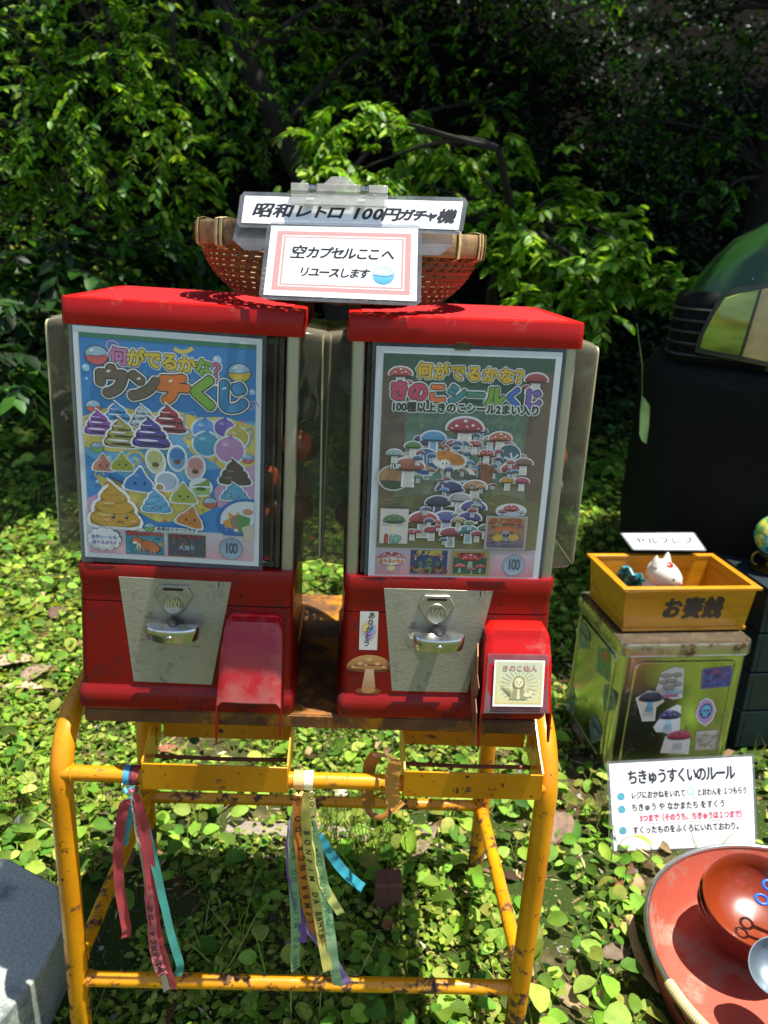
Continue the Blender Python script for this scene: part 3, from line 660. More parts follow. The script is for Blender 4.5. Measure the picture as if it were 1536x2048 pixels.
# ================================================================== THE TWO MACHINES
HT, ZC = .5557, .4805      # stand top, machine height
def fy(z):                 # the front face slopes outward towards the bottom
    return -.002-(.168-z)*.2 if z < .168 else -.002
def machine_body(t):
    W_ = .1265; B_ = .222
    def ring(z, hw, y0, y1=B_, r=.009): return rrect(-hw, hw, y0, y1, r, z)
    mb = MB()
    mb.loft([ring(.0, .128, -.0375), ring(.003, .1298, -.0385), ring(.022, .1296, -.0362), ring(.0265, .1275, -.0312), ring(.0285, .1262, -.0302)], smooth=True)
    mb.build('base_skirt', M['red'], t)
    mb = MB(); mb.loft([ring(.0285, .1255, -.0298), ring(.08, .1245, fy(.08)), ring(.1262, .1238, fy(.126))], smooth=True); mb.build('lower_panel', M['red'], t)
    mb = MB(); mb.loft([ring(.1262, .1222, fy(.126)+.0014), ring(.1278, .1222, fy(.126)+.0014)]); mb.build('seam', M['slot'], t)
    mb = MB(); mb.loft([ring(.1278, .1238, fy(.128)), ring(.146, .1232, fy(.146)), ring(.150, .1245, fy(.15)-.001), ring(.1655, .1255, -.0035), ring(.168, .1245, -.002)]); mb.build('upper_panel', M['red'], t)
    # cap with ribs pressed into its top
    mb = MB(); mb.loft([rrect(-.127, .127, .0, .234, .006, .438), rrect(-.1275, .1275, -.0005, .2345, .007, .4395), rrect(-.1272, .1272, -.0002, .2342, .007, .4640), rrect(-.1264, .1264, .0006, .2334, .006, .4656), rrect(-.121, .121, .006, .228, .005, .4662)])
    mb.build('cap', M['redcap'], t)
    mb = MB()
    for k in range(13):
        y = .018+k*.0165; mb.loft([[Vector((x, y+dy, .466+dz)) for dy, dz in ((-.0052, 0), (-.0026, .0011), (.0026, .0011), (.0052, 0))] for x in (-.112, .112)], smooth=False)
    mb.build('cap_ribs', M['redrib'], t)
    for sx in (-1, 1):
        for y0, y1 in ((.004, .018), (.206, .220)):
            mb = MB(); x0, x1 = sorted((sx*.108, sx*.1225)); mb.loft([rrect(x0, x1, y0, y1, .004, .168), rrect(x0, x1, y0, y1, .004, .4385)]); mb.build('corner_post', M['alu'], t)
    # back wall and inner floor
    mb = MB(); mb.box((0, .2125, .303), (.216, .003, .27)); mb.build('back_panel', M['red'], t)
    mb = MB(); mb.box((0, .112, .1705), (.212, .19, .003)); mb.build('inner_floor', M['red'], t)
    # clear front panel with its moulded frame
    mb = MB(); mb.box((0, .0105, .303), (.212, .0025, .268)); mb.build('front_window', M['clear'], t)
    for x, w in ((-.1035, .0045), (.1035, .0045), (.0965, .0025)):
        mb = MB(); mb.box((x, .0065, .303), (w, .005, .266)); mb.build('window_frame', M['yellowed'], t, bevel=.001)
    for z in (.1745, .4315):
        mb = MB(); mb.box((0, .0062, z), (.2, .005, .006)); mb.build('window_frame', M['yellowed'], t, bevel=.001)
    # side bins bulge outward
    for s in (-1, 1):
        mb = MB(); th = .0022
        def rg(x, g, r): return [Vector((x, q.x, q.y)) for q in rrect(.026+g, .204-g, .166+g, .444-g, max(.003, r-g), 0)]
        rings = [rg(s*.121, 0, .012), rg(s*.149, .003, .014), rg(s*.1545, .008, .014), rg(s*.1555, .02, .01)]
        vs = [p for r_ in rings for p in r_]; n = len(rings[0])
        mb.loft(rings, caps=False); mb.add(rings[-1], [tuple(range(n))]); bo = mb.build('side_bin', M['yellowed'], t)
        mb = MB(); mb.tube(rings[2]+[rings[2][0]], .0016, 6, cap=False); mb.build('bin_edge', M['cream'], bo, fixn=False)
def poly_on_front(mb, poly, off, th, mi=0):
    mb.prism(poly, lambda x, z: (x, fy(z)-off-th, z), lambda x, z: (x, fy(z)-off, z), mi)
def machine_front(t, dx, chute_x, worn):
    mb = MB(); poly_on_front(mb, [(-.0775+dx, .1555), (-.063+dx, .0335), (.030+dx, .0325), (.0518+dx, .1545)], .0004, .0014)
    pl = mb.build('coin_plate', M['steelplate'], t, bevel=.0003)
    c = -.0145+dx
    mb = MB(); poly_on_front(mb, [(c-.015, .1495), (c-.0225, .1375), (c-.0095, .1175), (c-.004, .1145), (c+.004, .1145), (c+.0095, .1175), (c+.0225, .1375), (c+.015, .1495)], .0018, .0035)
    em = mb.build('coin_entry', M['castmetal'], t, bevel=.0012)
    mb = MB(); poly_on_front(mb, [(c-.0115, .1437), (c-.0115, .1463), (c+.0115, .1463), (c+.0115, .1437)], .0052, .0003); mb.build('coin_slot', M['slot'], em)
    mb = MB(); y = fy(.1285)-.0053
    rot = Matrix.Rotation(PI/2-.2, 3, 'X')
    mb.lathe([(.0001, 0), (.0102, 0), (.0112, .0010), (.0122, 0)], (c, y, .1285), 28, R_=rot); mb.build('raised_ring', M['castmetal'], em)
    vs, fs = glyphs('100', .0118, .0003, spacing=.9)
    mb = MB(); mb.add([(c+x*.95, y-.0004-.0012+(yy)*.25, .1285+yy*1.25) for x, yy in vs], fs); mb.add([(c+x*.95, y+.0006+yy*.2, .1285+yy*1.25) for x, yy in vs], fs)
    mb.build('raised_numerals', M['chrome'], em, fixn=False)
    # half-moon turning handle
    h = c+.0025; zh = .1035
    mb = MB(); mb.lathe([(.0001, 0), (.0085, 0), (.010, .003), (.0105, .016), (.0085, .022), (.0001, .0225)], (h, fy(zh)-.002, zh+.001), 24, R_=Matrix.Rotation(PI/2, 3, 'X')); mb.build('handle_hub', M['black'], t)
    arc = [(h+.0305*math.cos(a), -.0315-.023*math.sin(a)) for a in [PI*k/18 for k in range(19)]]
    inner = [(x*.0+h+(x-h)*.93, min(-.0315, y+.0018)) for x, y in arc][::-1]
    pf = [(h+.0305*math.cos(PI*k/18), -.034-.019*math.sin(PI*k/18)**.8) for k in range(19)]
    mb = MB(); mb.loft([[Vector((x, y, zh+dz)) for x, y in [(h+(x_-h)*sc, y_+oy) for x_, y_ in pf]] for dz, sc, oy in ((-.0085, .93, .0025), (-.0072, .97, .0006), (0, 1, 0), (.0068, 1, 0), (.0085, .965, .0012))], smooth=True)
    hd = mb.build('turning_handle', M['chrome'], t)
    mb = MB(); mb.lathe([(.0001, .0016), (.0028, .0016), (.0036, .0008), (.0038, 0)], (h-.0005, -.0528, zh-.0008), 20, R_=Matrix.Rotation(PI/2, 3, 'X')); mb.build('screw', M['chrome'], hd)
    # little key mark and screws
    mb = MB(); poly_on_front(mb, [(.0368+dx, .1482), (.0368+dx, .1545), (.0378+dx, .1545), (.0378+dx, .1482)], .0019, .0003); mb.build('key_notch', M['slot'], pl)
    for x, z in ((-.01+dx, .1615), (.062+dx, .138), (.06+dx, .118), (.0585+dx, .1115), (-.012, .012)):
        mb = MB(); yy = fy(z) if z > .03 else -.0375
        mb.lathe([(.0001, .0006), (.0014, .0004), (.0016, 0)], (x, yy-.0002, z), 10, R_=Matrix.Rotation(PI/2, 3, 'X')); mb.build('small_screw', M['slot'], t)
    # hooded chute: a bent sheet with two fins
    x0, x1 = chute_x; mr = 'redworn' if worn else 'red'
    prof = [(-.012, .1205), (-.024, .1205), (-.034, .1185), (-.0375, .1125), (-.0405, .1068), (-.047, .1005), (-.056, .084), (-.066, .062), (-.0765, .0385)]
    mb = MB()
    def strip(off):
        rows = []
        for i, (y, z) in enumerate(prof):
            f_ = i/(len(prof)-1); a, b = x0+.006*(1-f_), x1-.004*(1-f_); row = []
            for k in range(15):
                u = k/14; x = a+(b-a)*u; e = min(u, 1-u)*(b-a); rr_ = .009; dz = -(rr_-math.sqrt(max(0, rr_*rr_-max(0, rr_-e)**2)))*.85
                sag = -.0012*math.sin(PI*u)*(i == len(prof)-1)
                row.append(Vector((x, y+off*.6, z+dz-off+sag)))
            rows.append(row)
        return rows
    top, bot = strip(0), strip(.0018); k = 15
    vs = [p for r_ in top for p in r_]; n = len(top)
    mb.add(vs, [(i*k+j, i*k+j+1, (i+1)*k+j+1, (i+1)*k+j) for i in range(n-1) for j in range(k-1)], 0, True)
    vs = [p for r_ in bot for p in r_]; mb.add(vs, [(i*k+j, (i+1)*k+j, (i+1)*k+j+1, i*k+j+1) for i in range(n-1) for j in range(k-1)], 0, True)
    mb.add([top[-1][j] for j in range(k)]+[bot[-1][j] for j in range(k)], [(j, j+1, k+j+1, k+j) for j in range(k-1)])
    hood = mb.build('chute_hood', M['redworn' if worn else 'redcap'], t, fixn=False)
    for sx, xa, low in ((-1, x0, -.013), (1, x1, -.002)):
        fin = [(-.012, .113), (-.034, .111), (-.0405, .1), (-.047, .0935), (-.056, .0775), (-.0765, .0315), (-.082, .008), (-.0835, low), (-.0795, low+.002), (-.07, .012), (-.055, .022), (-.036, .026), (-.02, .03)]
        mb = MB(); e = sx*.0011
        mb.prism(fin, lambda y, z: (xa+(.0055 if z > .1 else .0055*max(0, (z-.03)/.07))*-sx+e, y, z), lambda y, z: (xa+(.0055 if z > .1 else .0055*max(0, (z-.03)/.07))*-sx-e, y, z))
        mb.build('chute_fin', M['red'], t)
    mb = MB(); mb.box(((x0+x1)/2, -.0315, .06), (x1-x0-.008, .003, .07)); mb.build('chute_back', M['slot'], t)
def sheet(t, x0, x1, z0, z1, art, shift=(0, 0), y=.0005):
    """laminated poster: paper, its print and the clear film that sticks out round it; x drifts with height"""
    def P(u, v, d=0): # u,v in 0..1
        return Vector((x0+(x1-x0)*u+shift[0]*(1-v), y-.0004-d, z0+(z1-z0)*v+shift[1]*u))
    mb = MB(); g = .022
    mb.prism([(-g, -g), (1+g, -g), (1+g, 1+g), (-g, 1+g)], lambda u, v: P(u, v, -.0001), lambda u, v: P(u, v, -.0008)); film = mb.build('laminate_film', M['laminate'], t)
    mb = MB(); mb.prism([(0, 0), (1, 0), (1, 1), (0, 1)], lambda u, v: P(u, v, .0002), lambda u, v: P(u, v, -.00005)); pa = mb.build('poster', M['paper'], t)
    art.build('poster_print', lambda x, yy, z: P(x, yy, .0004+z), pa)
    return pa

# ---- poster artwork, drawn in 0..1 x 0..1.32 then squeezed to the sheet
AS = 1.32
class PArt(Art):
    """coordinates: x 0..1, y 0..1.32 (upwards)"""
    def build(s, name, fn, parent=None, m=None, label=None):
        return super().build(name, lambda x, y, z: fn(x, y/AS, z), parent, m or M['paled'], label)
def swirl(s, cx, cy, w, col, face=None, tiers=3, shine=False, dark=None, flat=.8):
    """a soft-serve shaped pile: three stacked rolls under a curled tip, white sticker edge round it"""
    h = w*flat; dark = dark or col
    def outline(g):
        pts = []
        xs = [(-.5, .12), (-.47, .0), (-.3, -.05), (.3, -.05), (.47, .0), (.5, .12), (.44, .24), (.38, .3), (.39, .38), (.33, .5), (.25, .55), (.26, .62), (.18, .74), (.08, .82), (-.04, .96), (-.12, 1.02), (-.1, .88), (-.2, .78), (-.27, .66), (-.26, .56), (-.35, .5), (-.4, .38), (-.39, .3), (-.46, .24)]
        for x, y in xs:
            d = math.hypot(x, y-.4) or 1; pts.append((cx+(x*(1+g/d*.5))*w, cy+((y-.4)*(1+g/d*.5)+.4)*h))
        return pts
    s.poly(outline(.14), 'f4f4f2'); s.poly(outline(0), dark)
    for y, ww, hh in ((.14, .47, .19), (.42, .36, .16), (.65, .24, .13)):
        s.ell(cx, cy+y*h, ww*w, hh*h, col, col2=col)
        if shine:
            s.ell(cx-.1*w, cy+(y+.05)*h, ww*w*.6, hh*h*.2, 'f2eef6'); s.ell(cx+.05*w, cy+(y-.08)*h, ww*w*.8, hh*h*.22, '1a1424')
    s.poly([(cx-.17*w, cy+.7*h), (cx+.15*w, cy+.72*h), (cx+.02*w, cy+.86*h), (cx-.1*w, cy+.99*h), (cx-.1*w, cy+.86*h)], col)
    if not shine: s.ell(cx-.12*w, cy+.5*h, .13*w, .03*h, 'ffffff' if False else _mixhex(col, 'ffffff', .35)); s.ell(cx-.2*w, cy+.22*h, .14*w, .035*h, _mixhex(col, 'ffffff', .3))
    if face:
        fx = {'c': 0, 'r': .1, 'l': -.1}[face[0]]
        for e in (-.13, .13): s.ell(cx+(fx+e)*w, cy+.19*h, .035*w, .05*h, '2a2018'); s.ell(cx+(fx+e)*w-.008*w, cy+.21*h, .011*w, .016*h, 'ffffff')
        if 's' in face: s.ring(cx+fx*w, cy+.02*h, .07*w, .07*h, .022*w, '3a2418', 8, 20, 160)
        else: s.ring(cx+fx*w, cy+.13*h, .05*w, .05*h, .018*w, '3a2418', 8, 200, 340)
        if 'b' in face:
            for e in (-.26, .27): s.ell(cx+(fx+e)*w, cy+.1*h, .06*w, .04*h, 'e8a070')
def _mixhex(a, b, t):
    A = [int(a[i:i+2], 16) for i in (0, 2, 4)]; B = [int(b[i:i+2], 16) for i in (0, 2, 4)]
    return ''.join('%02x' % int(A[i]+(B[i]-A[i])*t) for i in range(3))
def ball(s, cx, cy, r, col, ry=None, tilt=.25):
    ry = ry or r*.82; s.ell(cx, cy, r*1.06, ry*1.06, '20262a'); s.ell(cx, cy, r*.97, ry*.97, 'a9c9dc')
    s.ell(cx, cy, r*.97, ry*.97, col, rot=0, a0=180+math.degrees(tilt)*.6, a1=360+math.degrees(tilt)*.2); s.line([(cx-r*.95, cy-ry*.05), (cx, cy-ry*.1), (cx+r*.95, cy+ry*.18)], r*.06, '20262a')
    s.ell(cx-r*.4, cy+ry*.5, r*.22, ry*.13, 'f5fbff', rot=.5)
def spark(s, x, y, r, c): s.poly([(x, y+r), (x+r*.22, y+r*.22), (x+r, y), (x+r*.22, y-r*.22), (x, y-r), (x-r*.22, y-r*.22), (x-r, y), (x-r*.22, y+r*.22)], c)
def curl(s, x, y, r, c, w=None):
    s.line([(x+r*(1-k/22)*math.cos(k*.42), y+r*(1-k/22)*math.sin(k*.42)) for k in range(20)], w or r*.2, c)
def coin(s, cx, cy, r):
    s.ell(cx, cy, r*1.03, r*1.03, '7d8c9a', n=36); s.ell(cx, cy, r*.97, r*.97, 'b4c6d6', n=36, col2='93a5b8')
    s.text('100', cx, cy, r*1.05, '4d5b6a', offset=r*.035, spacing=.86, sx=.82, sy=1.35)
def bg_blob(s, pts, c): s.poly(pts, c)
# the print of the left poster
PA = PArt()
PA.rect(.03, .03, .97, 1.285, '3a8fd0', '2f87cc')
PA.rect(.03, 1.262, .97, 1.287, '2f7a5a')
PA.poly([(.03, .83), (.2, .86), (.34, .84), (.5, .83), (.62, .86), (.8, .84), (.97, .87), (.97, .55), (.85, .6), (.7, .57), (.6, .47), (.45, .5), (.3, .46), (.15, .55), (.03, .62)], '6fb4dc')
PA.poly([(.03, .83), (.14, .88), (.24, .9), (.38, .87), (.46, .89), (.4, .82), (.3, .8), (.42, .72), (.34, .66), (.18, .64), (.03, .66)], 'e8cf62')
PA.poly([(.52, .9), (.66, .87), (.8, .88), (.97, .84), (.97, .52), (.88, .5), (.8, .56), (.74, .62), (.62, .66), (.57, .74), (.6, .8)], 'e8cf62')
PA.poly([(.08, .5), (.2, .47), (.3, .42), (.5, .47), (.66, .46), (.72, .42), (.73, .34), (.6, .26), (.42, .24), (.3, .3), (.22, .36), (.12, .42)], 'e8cf62')
PA.poly([(.03, .36), (.12, .4), (.2, .36), (.27, .3), (.33, .22), (.33, .17), (.03, .17)], 'd8a4c4'); PA.poly([(.74, .45), (.82, .56), (.97, .62), (.97, .3), (.85, .32), (.76, .36)], 'd8a4c4')
for x, y, r, c in ((.3, .6, .06, 'e8cf62'), (.36, .53, .04, 'e8cf62'), (.1, .5, .03, 'e8cf62')): curl(PA, x, y, r, c)
PA.rect(.03, .03, .97, .195, 'eeb0bc', 'dcd6d4')
for x, y, r, c in ((.20, 1.22, .04, 'd79ccb'), (.95, .95, .035, 'c49ccb')): curl(PA, x, y, r, c)
PA.line([(.53, 1.235), (.56, 1.22), (.6, 1.225), (.63, 1.245)], .022, 'e8cf62')
for x, y, r, c in ((.12, 1.17, .062, 'e0605c'), (.88, 1.13, .062, 'e8c440'), (.09, .89, .042, 'dc6a5c'), (.1, .66, .036, '8fc46a'), (.93, .65, .034, 'dc6a64'), (.72, .375, .04, 'd4644c'), (.375, .205, .032, '8fbe6a')): ball(PA, x, y, r, c)
for x, y, r in ((.06, 1.1, .02), (.06, 1.04, .008), (.76, 1.19, .024), (.95, 1.03, .016), (.42, .87, .0), (.6, .7, .008), (.16, .6, .018), (.94, .5, .012), (.09, .46, .01), (.9, .33, .008)):
    if r: PA.ell(x, y, r, r, 'b4dcf0'); PA.ell(x-r*.3, y+r*.3, r*.35, r*.3, 'f4fbff')
for x, y, c in ((.05, .82, 'c88ab8'), (.9, .86, 'd88aa0'), (.53, .83, 'e09040'), (.75, .63, 'e0907a'), (.35, .6, 'd8804a'), (.14, .45, 'd8703a'), (.45, .41, 'cc8a3a'), (.46, .25, 'd8703a'), (.68, .33, 'c88a3a')): spark(PA, x, y, .02, c)
# title lettering
x = .235; its = []
for ch, c, dy in zip('何がでるかな？', ('d07ab4', 'e2c63a', 'e2c63a', 'e2c63a', 'e2c63a', '86b848', 'c46a9c'), (0, -.004, -.008, -.012, -.02, -.028, -.04)):
    its.append((ch, x, 1.155+dy+.012, .098, c, .0045, 0, 1, 0, 1, 1, 'CENTER')); x += .0905
PA.chars(its, ((.0145, 'f6f4ee'), (.0088, '2c2c30'))); its = []
for ch, c, xx, yy, ss in zip('ウンチくじ', ('6c5a4a', '6c5a4a', 'e8782a', '7fb03a', '3a8cc4'), (.195, .36, .525, .69, .84), (1.022, 1.012, 1.005, .995, .985), (.205, .2, .2, .215, .205)):
    its.append((ch, xx, yy, ss*.9, c, .0165, 0, 1, 0, 1, .95, 'CENTER'))
PA.chars(its, ((.034, '26282c'), (.030, 'f6f4ee'), (.0225, '26282c')))
for x_, y_ in ((.18, 1.09), (.34, 1.06), (.51, 1.06), (.76, 1.055), (.8, 1.04)): PA.ell(x_, y_, .012, .006, 'f4efe6', rot=.4)
# metallic piles
for x, y, w, c, dk in ((.22, .79, .17, '3f9ad8', '1c4a86'), (.36, .8, .15, 'c4ccd4', '4a505c'), (.5, .78, .19, 'b03048', '5a1426'), (.12, .74, .17, '9a4ab4', '3c1a5c'), (.24, .68, .2, 'b4a850', '4a4420'), (.4, .69, .21, '5a3fa4', '22164c')): swirl(PA, x, y, w, c, None, shine=True, dark=dk)
# blown balls with cords
for x, y, r, c in ((.69, .8, .065, '4f96dc'), (.8, .82, .055, '7454b4'), (.7, .72, .072, '3f9abf'), (.87, .77, .062, 'd4b840'), (.83, .695, .078, 'c887bc')):
    PA.ell(x, y, r*1.15, r*1.08, 'f2f2f0'); PA.ell(x, y, r, r*.93, c, col2=_mixhex(c, 'ffffff', .15)); PA.poly([(x-r*.3, y+r*.8), (x+r*.3, y+r*.8), (x+.1*r, y+r*1.2)], c); PA.ell(x-r*.3, y+r*.4, r*.25, r*.14, _mixhex(c, 'ffffff', .5))
for pts in ([(.62, .78), (.58, .81), (.58, .88), (.63, .9), (.66, .86)], [(.64, .76), (.6, .745), (.585, .765), (.61, .775)], [(.92, .81), (.95, .83), (.96, .8), (.93, .72)], [(.89, .66), (.93, .645), (.97, .66), (.94, .68)]): PA.line(pts, .009, '7ea4d0')
# toy slippers, fist, clams
for x, y, c, r_ in ((.42, .605, 'bcc07a', .25), (.54, .63, '2f78b8', 0), (.64, .58, 'd8908c', -.3)):
    PA.ell(x, y, .058, .078, 'f2f2f0', rot=r_); PA.ell(x, y, .045, .066, _mixhex(c, 'ffffff', .35), rot=r_); PA.ell(x, y+.022, .04, .035, c, rot=r_); PA.ell(x, y-.02, .02, .014, '6a4a2a')
PA.ell(.48, .49, .07, .062, 'f2f2f0'); PA.ell(.48, .49, .055, .05, 'a8b8cc'); PA.ell(.44, .455, .03, .026, 'f2f2f0'); PA.ell(.44, .455, .02, .018, 'a09458')
PA.ell(.67, .47, .068, .058, 'f2f2f0'); PA.poly([(.62, .46), (.72, .47), (.72, .43), (.64, .42)], 'a4c470'); PA.poly([(.62, .475), (.68, .5), (.72, .53), (.72, .48)], '7fa848'); PA.ell(.67, .46, .03, .01, '3f6a24')
# little faces
def drop(s, cx, cy, w, c, eyes=True, mouth=True, rot=0):
    P_ = [(-.5, .1), (-.46, .0), (-.3, -.03), (.3, -.03), (.46, 0), (.5, .1), (.38, .34), (.2, .5), (.02, .78), (-.06, .78), (-.22, .5), (-.4, .34)]
    def tr(g): return [(cx+((x*(1+g))*math.cos(rot)-((y-.3)*(1+g))*math.sin(rot))*w, cy+.3*w+((x*(1+g))*math.sin(rot)+((y-.3)*(1+g))*math.cos(rot))*w) for x, y in P_]
    s.poly(tr(.17), 'f4f4f2'); s.poly(tr(0), c)
    s.ell(cx-.1*w, cy+.5*w, .06*w, .04*w, _mixhex(c, 'ffffff', .35))
    if eyes:
        for e in (-.16, .16): s.ell(cx+e*w, cy+.24*w, .05*w, .045*w, '26221c')
    if mouth: s.line([(cx-.09*w, cy+.12*w), (cx, cy+.1*w), (cx+.09*w, cy+.12*w)], .022*w, '26221c')
drop(PA, .13, .53, .12, 'd8806a'); drop(PA, .235, .54, .125, 'b4b83a'); drop(PA, .33, .43, .17, '2f7ac0', mouth=False, rot=-.1)
PA.line([(.24, .47), (.2, .475), (.17, .5), (.165, .51)], .006, '26262a'); PA.line([(.24, .46), (.2, .46), (.17, .475)], .005, '26262a')
swirl(PA, .86, .50, .185, '5c4238', dark='46302a'); swirl(PA, .86, .405, .165, '62aacb', 'c', dark='4a90b4', flat=.62)
swirl(PA, .185, .215, .285, 'c9992a', 'rsb', dark='a87a1c', flat=.9); swirl(PA, .42, .31, .165, '5aa4cc', 'c', dark='4a90b4')
drop(PA, .575, .375, .145, 'b6bc4a'); drop(PA, .61, .235, .15, 'dc8436', rot=-.25)
PA.poly([(.97, .41)]+[(.93+.17*math.cos(math.radians(a)), .275+.14*math.sin(math.radians(a))) for a in range(80, 221, 10)]+[(.97, .185)], '2a6cb8')
PA.poly([(.97, .395)]+[(.93+.152*math.cos(math.radians(a)), .275+.124*math.sin(math.radians(a))) for a in range(80, 215, 9)]+[(.97, .2)], 'f0f0ee')
PA.poly([(.79, .27), (.83, .29), (.82, .33), (.86, .31), (.88, .34), (.88, .28), (.86, .22), (.8, .24)], 'e8a63a')
PA.ell(.87, .27, .035, .04, 'a08468'); PA.poly([(.88, .32), (.95, .3), (.94, .22), (.88, .2)], '5f9a50'); PA.poly([(.9, .24), (.97, .27), (.97, .16), (.92, .16)], 'e2cdb4'); PA.ell(.935, .335, .03, .02, 'd49a80')
PA.text('Bon', .815, .225, .05, '2a6cc4', .004, rot=-.2)
PA.rect(.42, .192, .64, .218, 'e9ece8'); PA.ell(.42, .205, .012, .013, 'e9ece8'); PA.ell(.64, .205, .012, .013, 'e9ece8'); PA.text('画像はイメージです', .53, .205, .0245, '33363a', .0008, sx=1.02)
# bottom row
for k in range(11): a = k*2*PI/11; PA.ell(.12+.072*math.cos(a), .125+.052*math.sin(a), .026, .022, '8d90a0')
for k in range(11): a = k*2*PI/11; PA.ell(.12+.071*math.cos(a), .125+.051*math.sin(a), .024, .02, 'ece8e4')
PA.ell(.12, .125, .072, .052, 'ece8e4')
for k, (t_, c) in enumerate((('自作シールも', '4a7ac0'), ('当たるかも!?', '7a6ab4'))): PA.text(t_, .12, .137-k*.032, .0245, c, .0012)
PA.rect(.235, .035, .455, .175, '2b7f98', '3c9cb0')
for k in range(9): PA.ell(.25+.024*k, .05+.011*((k*5) % 9), .018, .006, ('2f9ab0', '1d5f86', '53b4b8')[k % 3])
PA.text('柴犬うんちタイム', .345, .163, .0255, 'd8342c', .0022, outlines=((.0045, '26160e'),))
PA.ell(.375, .088, .062, .034, '26160e', rot=-.4); PA.ell(.375, .088, .057, .03, 'c8682a', rot=-.4); PA.ell(.3, .118, .032, .024, '26160e'); PA.ell(.3, .118, .029, .021, 'cf7230'); PA.poly([(.283, .132), (.29, .15), (.3, .137)], 'b85a22'); PA.poly([(.308, .136), (.32, .15), (.323, .13)], 'b85a22')
PA.ell(.287, .108, .015, .009, 'efe0c8'); PA.ell(.276, .112, .004, .003, '18120e'); PA.ell(.31, .085, .014, .022, 'f0dcc0'); PA.ell(.435, .105, .012, .016, 'cf8a4c')
for x_ in (.31, .335, .375, .395): PA.line([(x_, .085), (x_+.003, .045)], .011, 'd88a4a')
PA.rect(.475, .035, .695, .175, '8a6f3c'); PA.rect(.482, .04, .688, .17, '3f4a58')
rr = random.Random(3)
for k in range(70): PA.rect(*(lambda a, b: (a, b, a+.013, b+.009))(.484+rr.random()*.188, .042+rr.random()*.115), rr.choice(('7a3a5c', '2c6a5a', 'a03838', '2f4a8a', '8a8248', '503a78')))
PA.text('うんこカード', .585, .157, .028, 'b8304a', .002, outlines=((.004, '2a1a20'),)); PA.text('大当り', .585, .09, .032, 'c4ccd0', .001)
coin(PA, .84, .105, .065)
# the print of the right poster
PB = PArt()
PB.rect(.04, .2, .965, 1.285, '8a8664', '64786c')
PB.poly([(.04, 1.285), (.965, 1.285), (.965, 1.0), (.8, 1.02), (.5, .98), (.2, 1.02), (.04, 1.0)], '2f5548')
PB.poly([(.04, 1.18), (.12, 1.22), (.16, 1.0), (.19, .7), (.12, .5), (.04, .42)], '6a584a'); PB.poly([(.965, 1.2), (.88, 1.22), (.85, 1.0), (.84, .72), (.88, .5), (.965, .42)], '705c4c')
PB.poly([(.2, 1.0), (.8, 1.0), (.83, .8), (.78, .6), (.22, .6), (.17, .8)], '7f9c88', '5e7a66')
PB.poly([(.04, .48), (.25, .52), (.5, .5), (.75, .53), (.965, .48), (.965, .2), (.04, .2)], '8a8256', '6f6a44')
rr = random.Random(8)
for k in range(40): x_, y_ = .06+rr.random()*.88, .22+rr.random()*.26; PB.ell(x_, y_, .03*rr.random()+.01, .005, rr.choice(('a09660', '5f5c38', '7a5238')))
for k in range(26): x_, y_ = .06+rr.random()*.88, .5+rr.random()*.5; PB.ell(x_, y_, .008, .008, rr.choice(('b8a888', '6a7a5a', 'a89878')))
PB.rect(.04, .035, .965, .195, 'd9909c', 'd4c2cc')
def shroom(s, cx, cy, w, cap='b03038', stem='ddd6c8', spots='f0e8e0', h=1., gill=None, edge=True, lean=0):
    if edge: s.ell(cx, cy+.16*w*h, .58*w, .36*w, 'eeece8', a0=-12, a1=192); s.poly([(cx-.2*w, cy+.2*w*h), (cx+.2*w, cy+.2*w*h), (cx+.22*w+lean*w, cy-.5*w*h), (cx-.22*w+lean*w, cy-.5*w*h)], 'eeece8')
    s.poly([(cx-.1*w, cy+.2*w*h), (cx+.1*w, cy+.2*w*h), (cx+.14*w+lean*w, cy-.44*w*h), (cx-.14*w+lean*w, cy-.44*w*h)], stem)
    s.ell(cx, cy+.12*w*h, .46*w, .1*w, gill or _mixhex(cap, '101010', .45)); s.ell(cx, cy+.12*w*h, .52*w, .34*w, cap, a0=0, a1=180, col2=_mixhex(cap, 'ffffff', .22))
    if spots:
        for a, b, r in ((-.25, .22, .05), (0, .36, .06), (.22, .24, .05), (.05, .2, .035), (-.38, .15, .03), (.38, .15, .03)): s.ell(cx+a*w, cy+b*w*h+.02*w, r*w, r*w*.7, spots)
shroom(PB, .135, 1.16, .12, 'b83a48'); shroom(PB, .18, 1.125, .05, 'b83a48'); shroom(PB, .87, 1.15, .12, 'a03038', spots=None); shroom(PB, .82, 1.12, .05, '983040', spots=None)
x = .262; its = []
for ch in '何がでるかな？': its.append((ch, x, 1.195-(x-.26)*.03, .085, 'e0b82e', .0045, 0, 1, 0, 1, 1, 'CENTER')); x += .089
PB.chars(its, ((.0135, 'f2f0ec'), (.0082, '33342a'))); its = []
for k, (ch, c) in enumerate(zip('きのこシールくじ', ('cc4468', 'cc4468', 'ea7a3a', '2f8a94', '3f8a6a', '7aa83a', '2f6ac0', '7a5aac'))):
    its.append((ch, .13+k*.1045, 1.085-k*.003, .108, c, .0078, 0, 1, 0, 1, 1, 'CENTER'))
PB.chars(its, ((.0185, 'f4f2ee'), (.0125, '2f3034')))
PB.text('100種以上きのこシール2まい入り', .5, 1.003, .0555, '1a1f20', .0028, sx=.98, outlines=((.0095, 'd8e0d4'),))
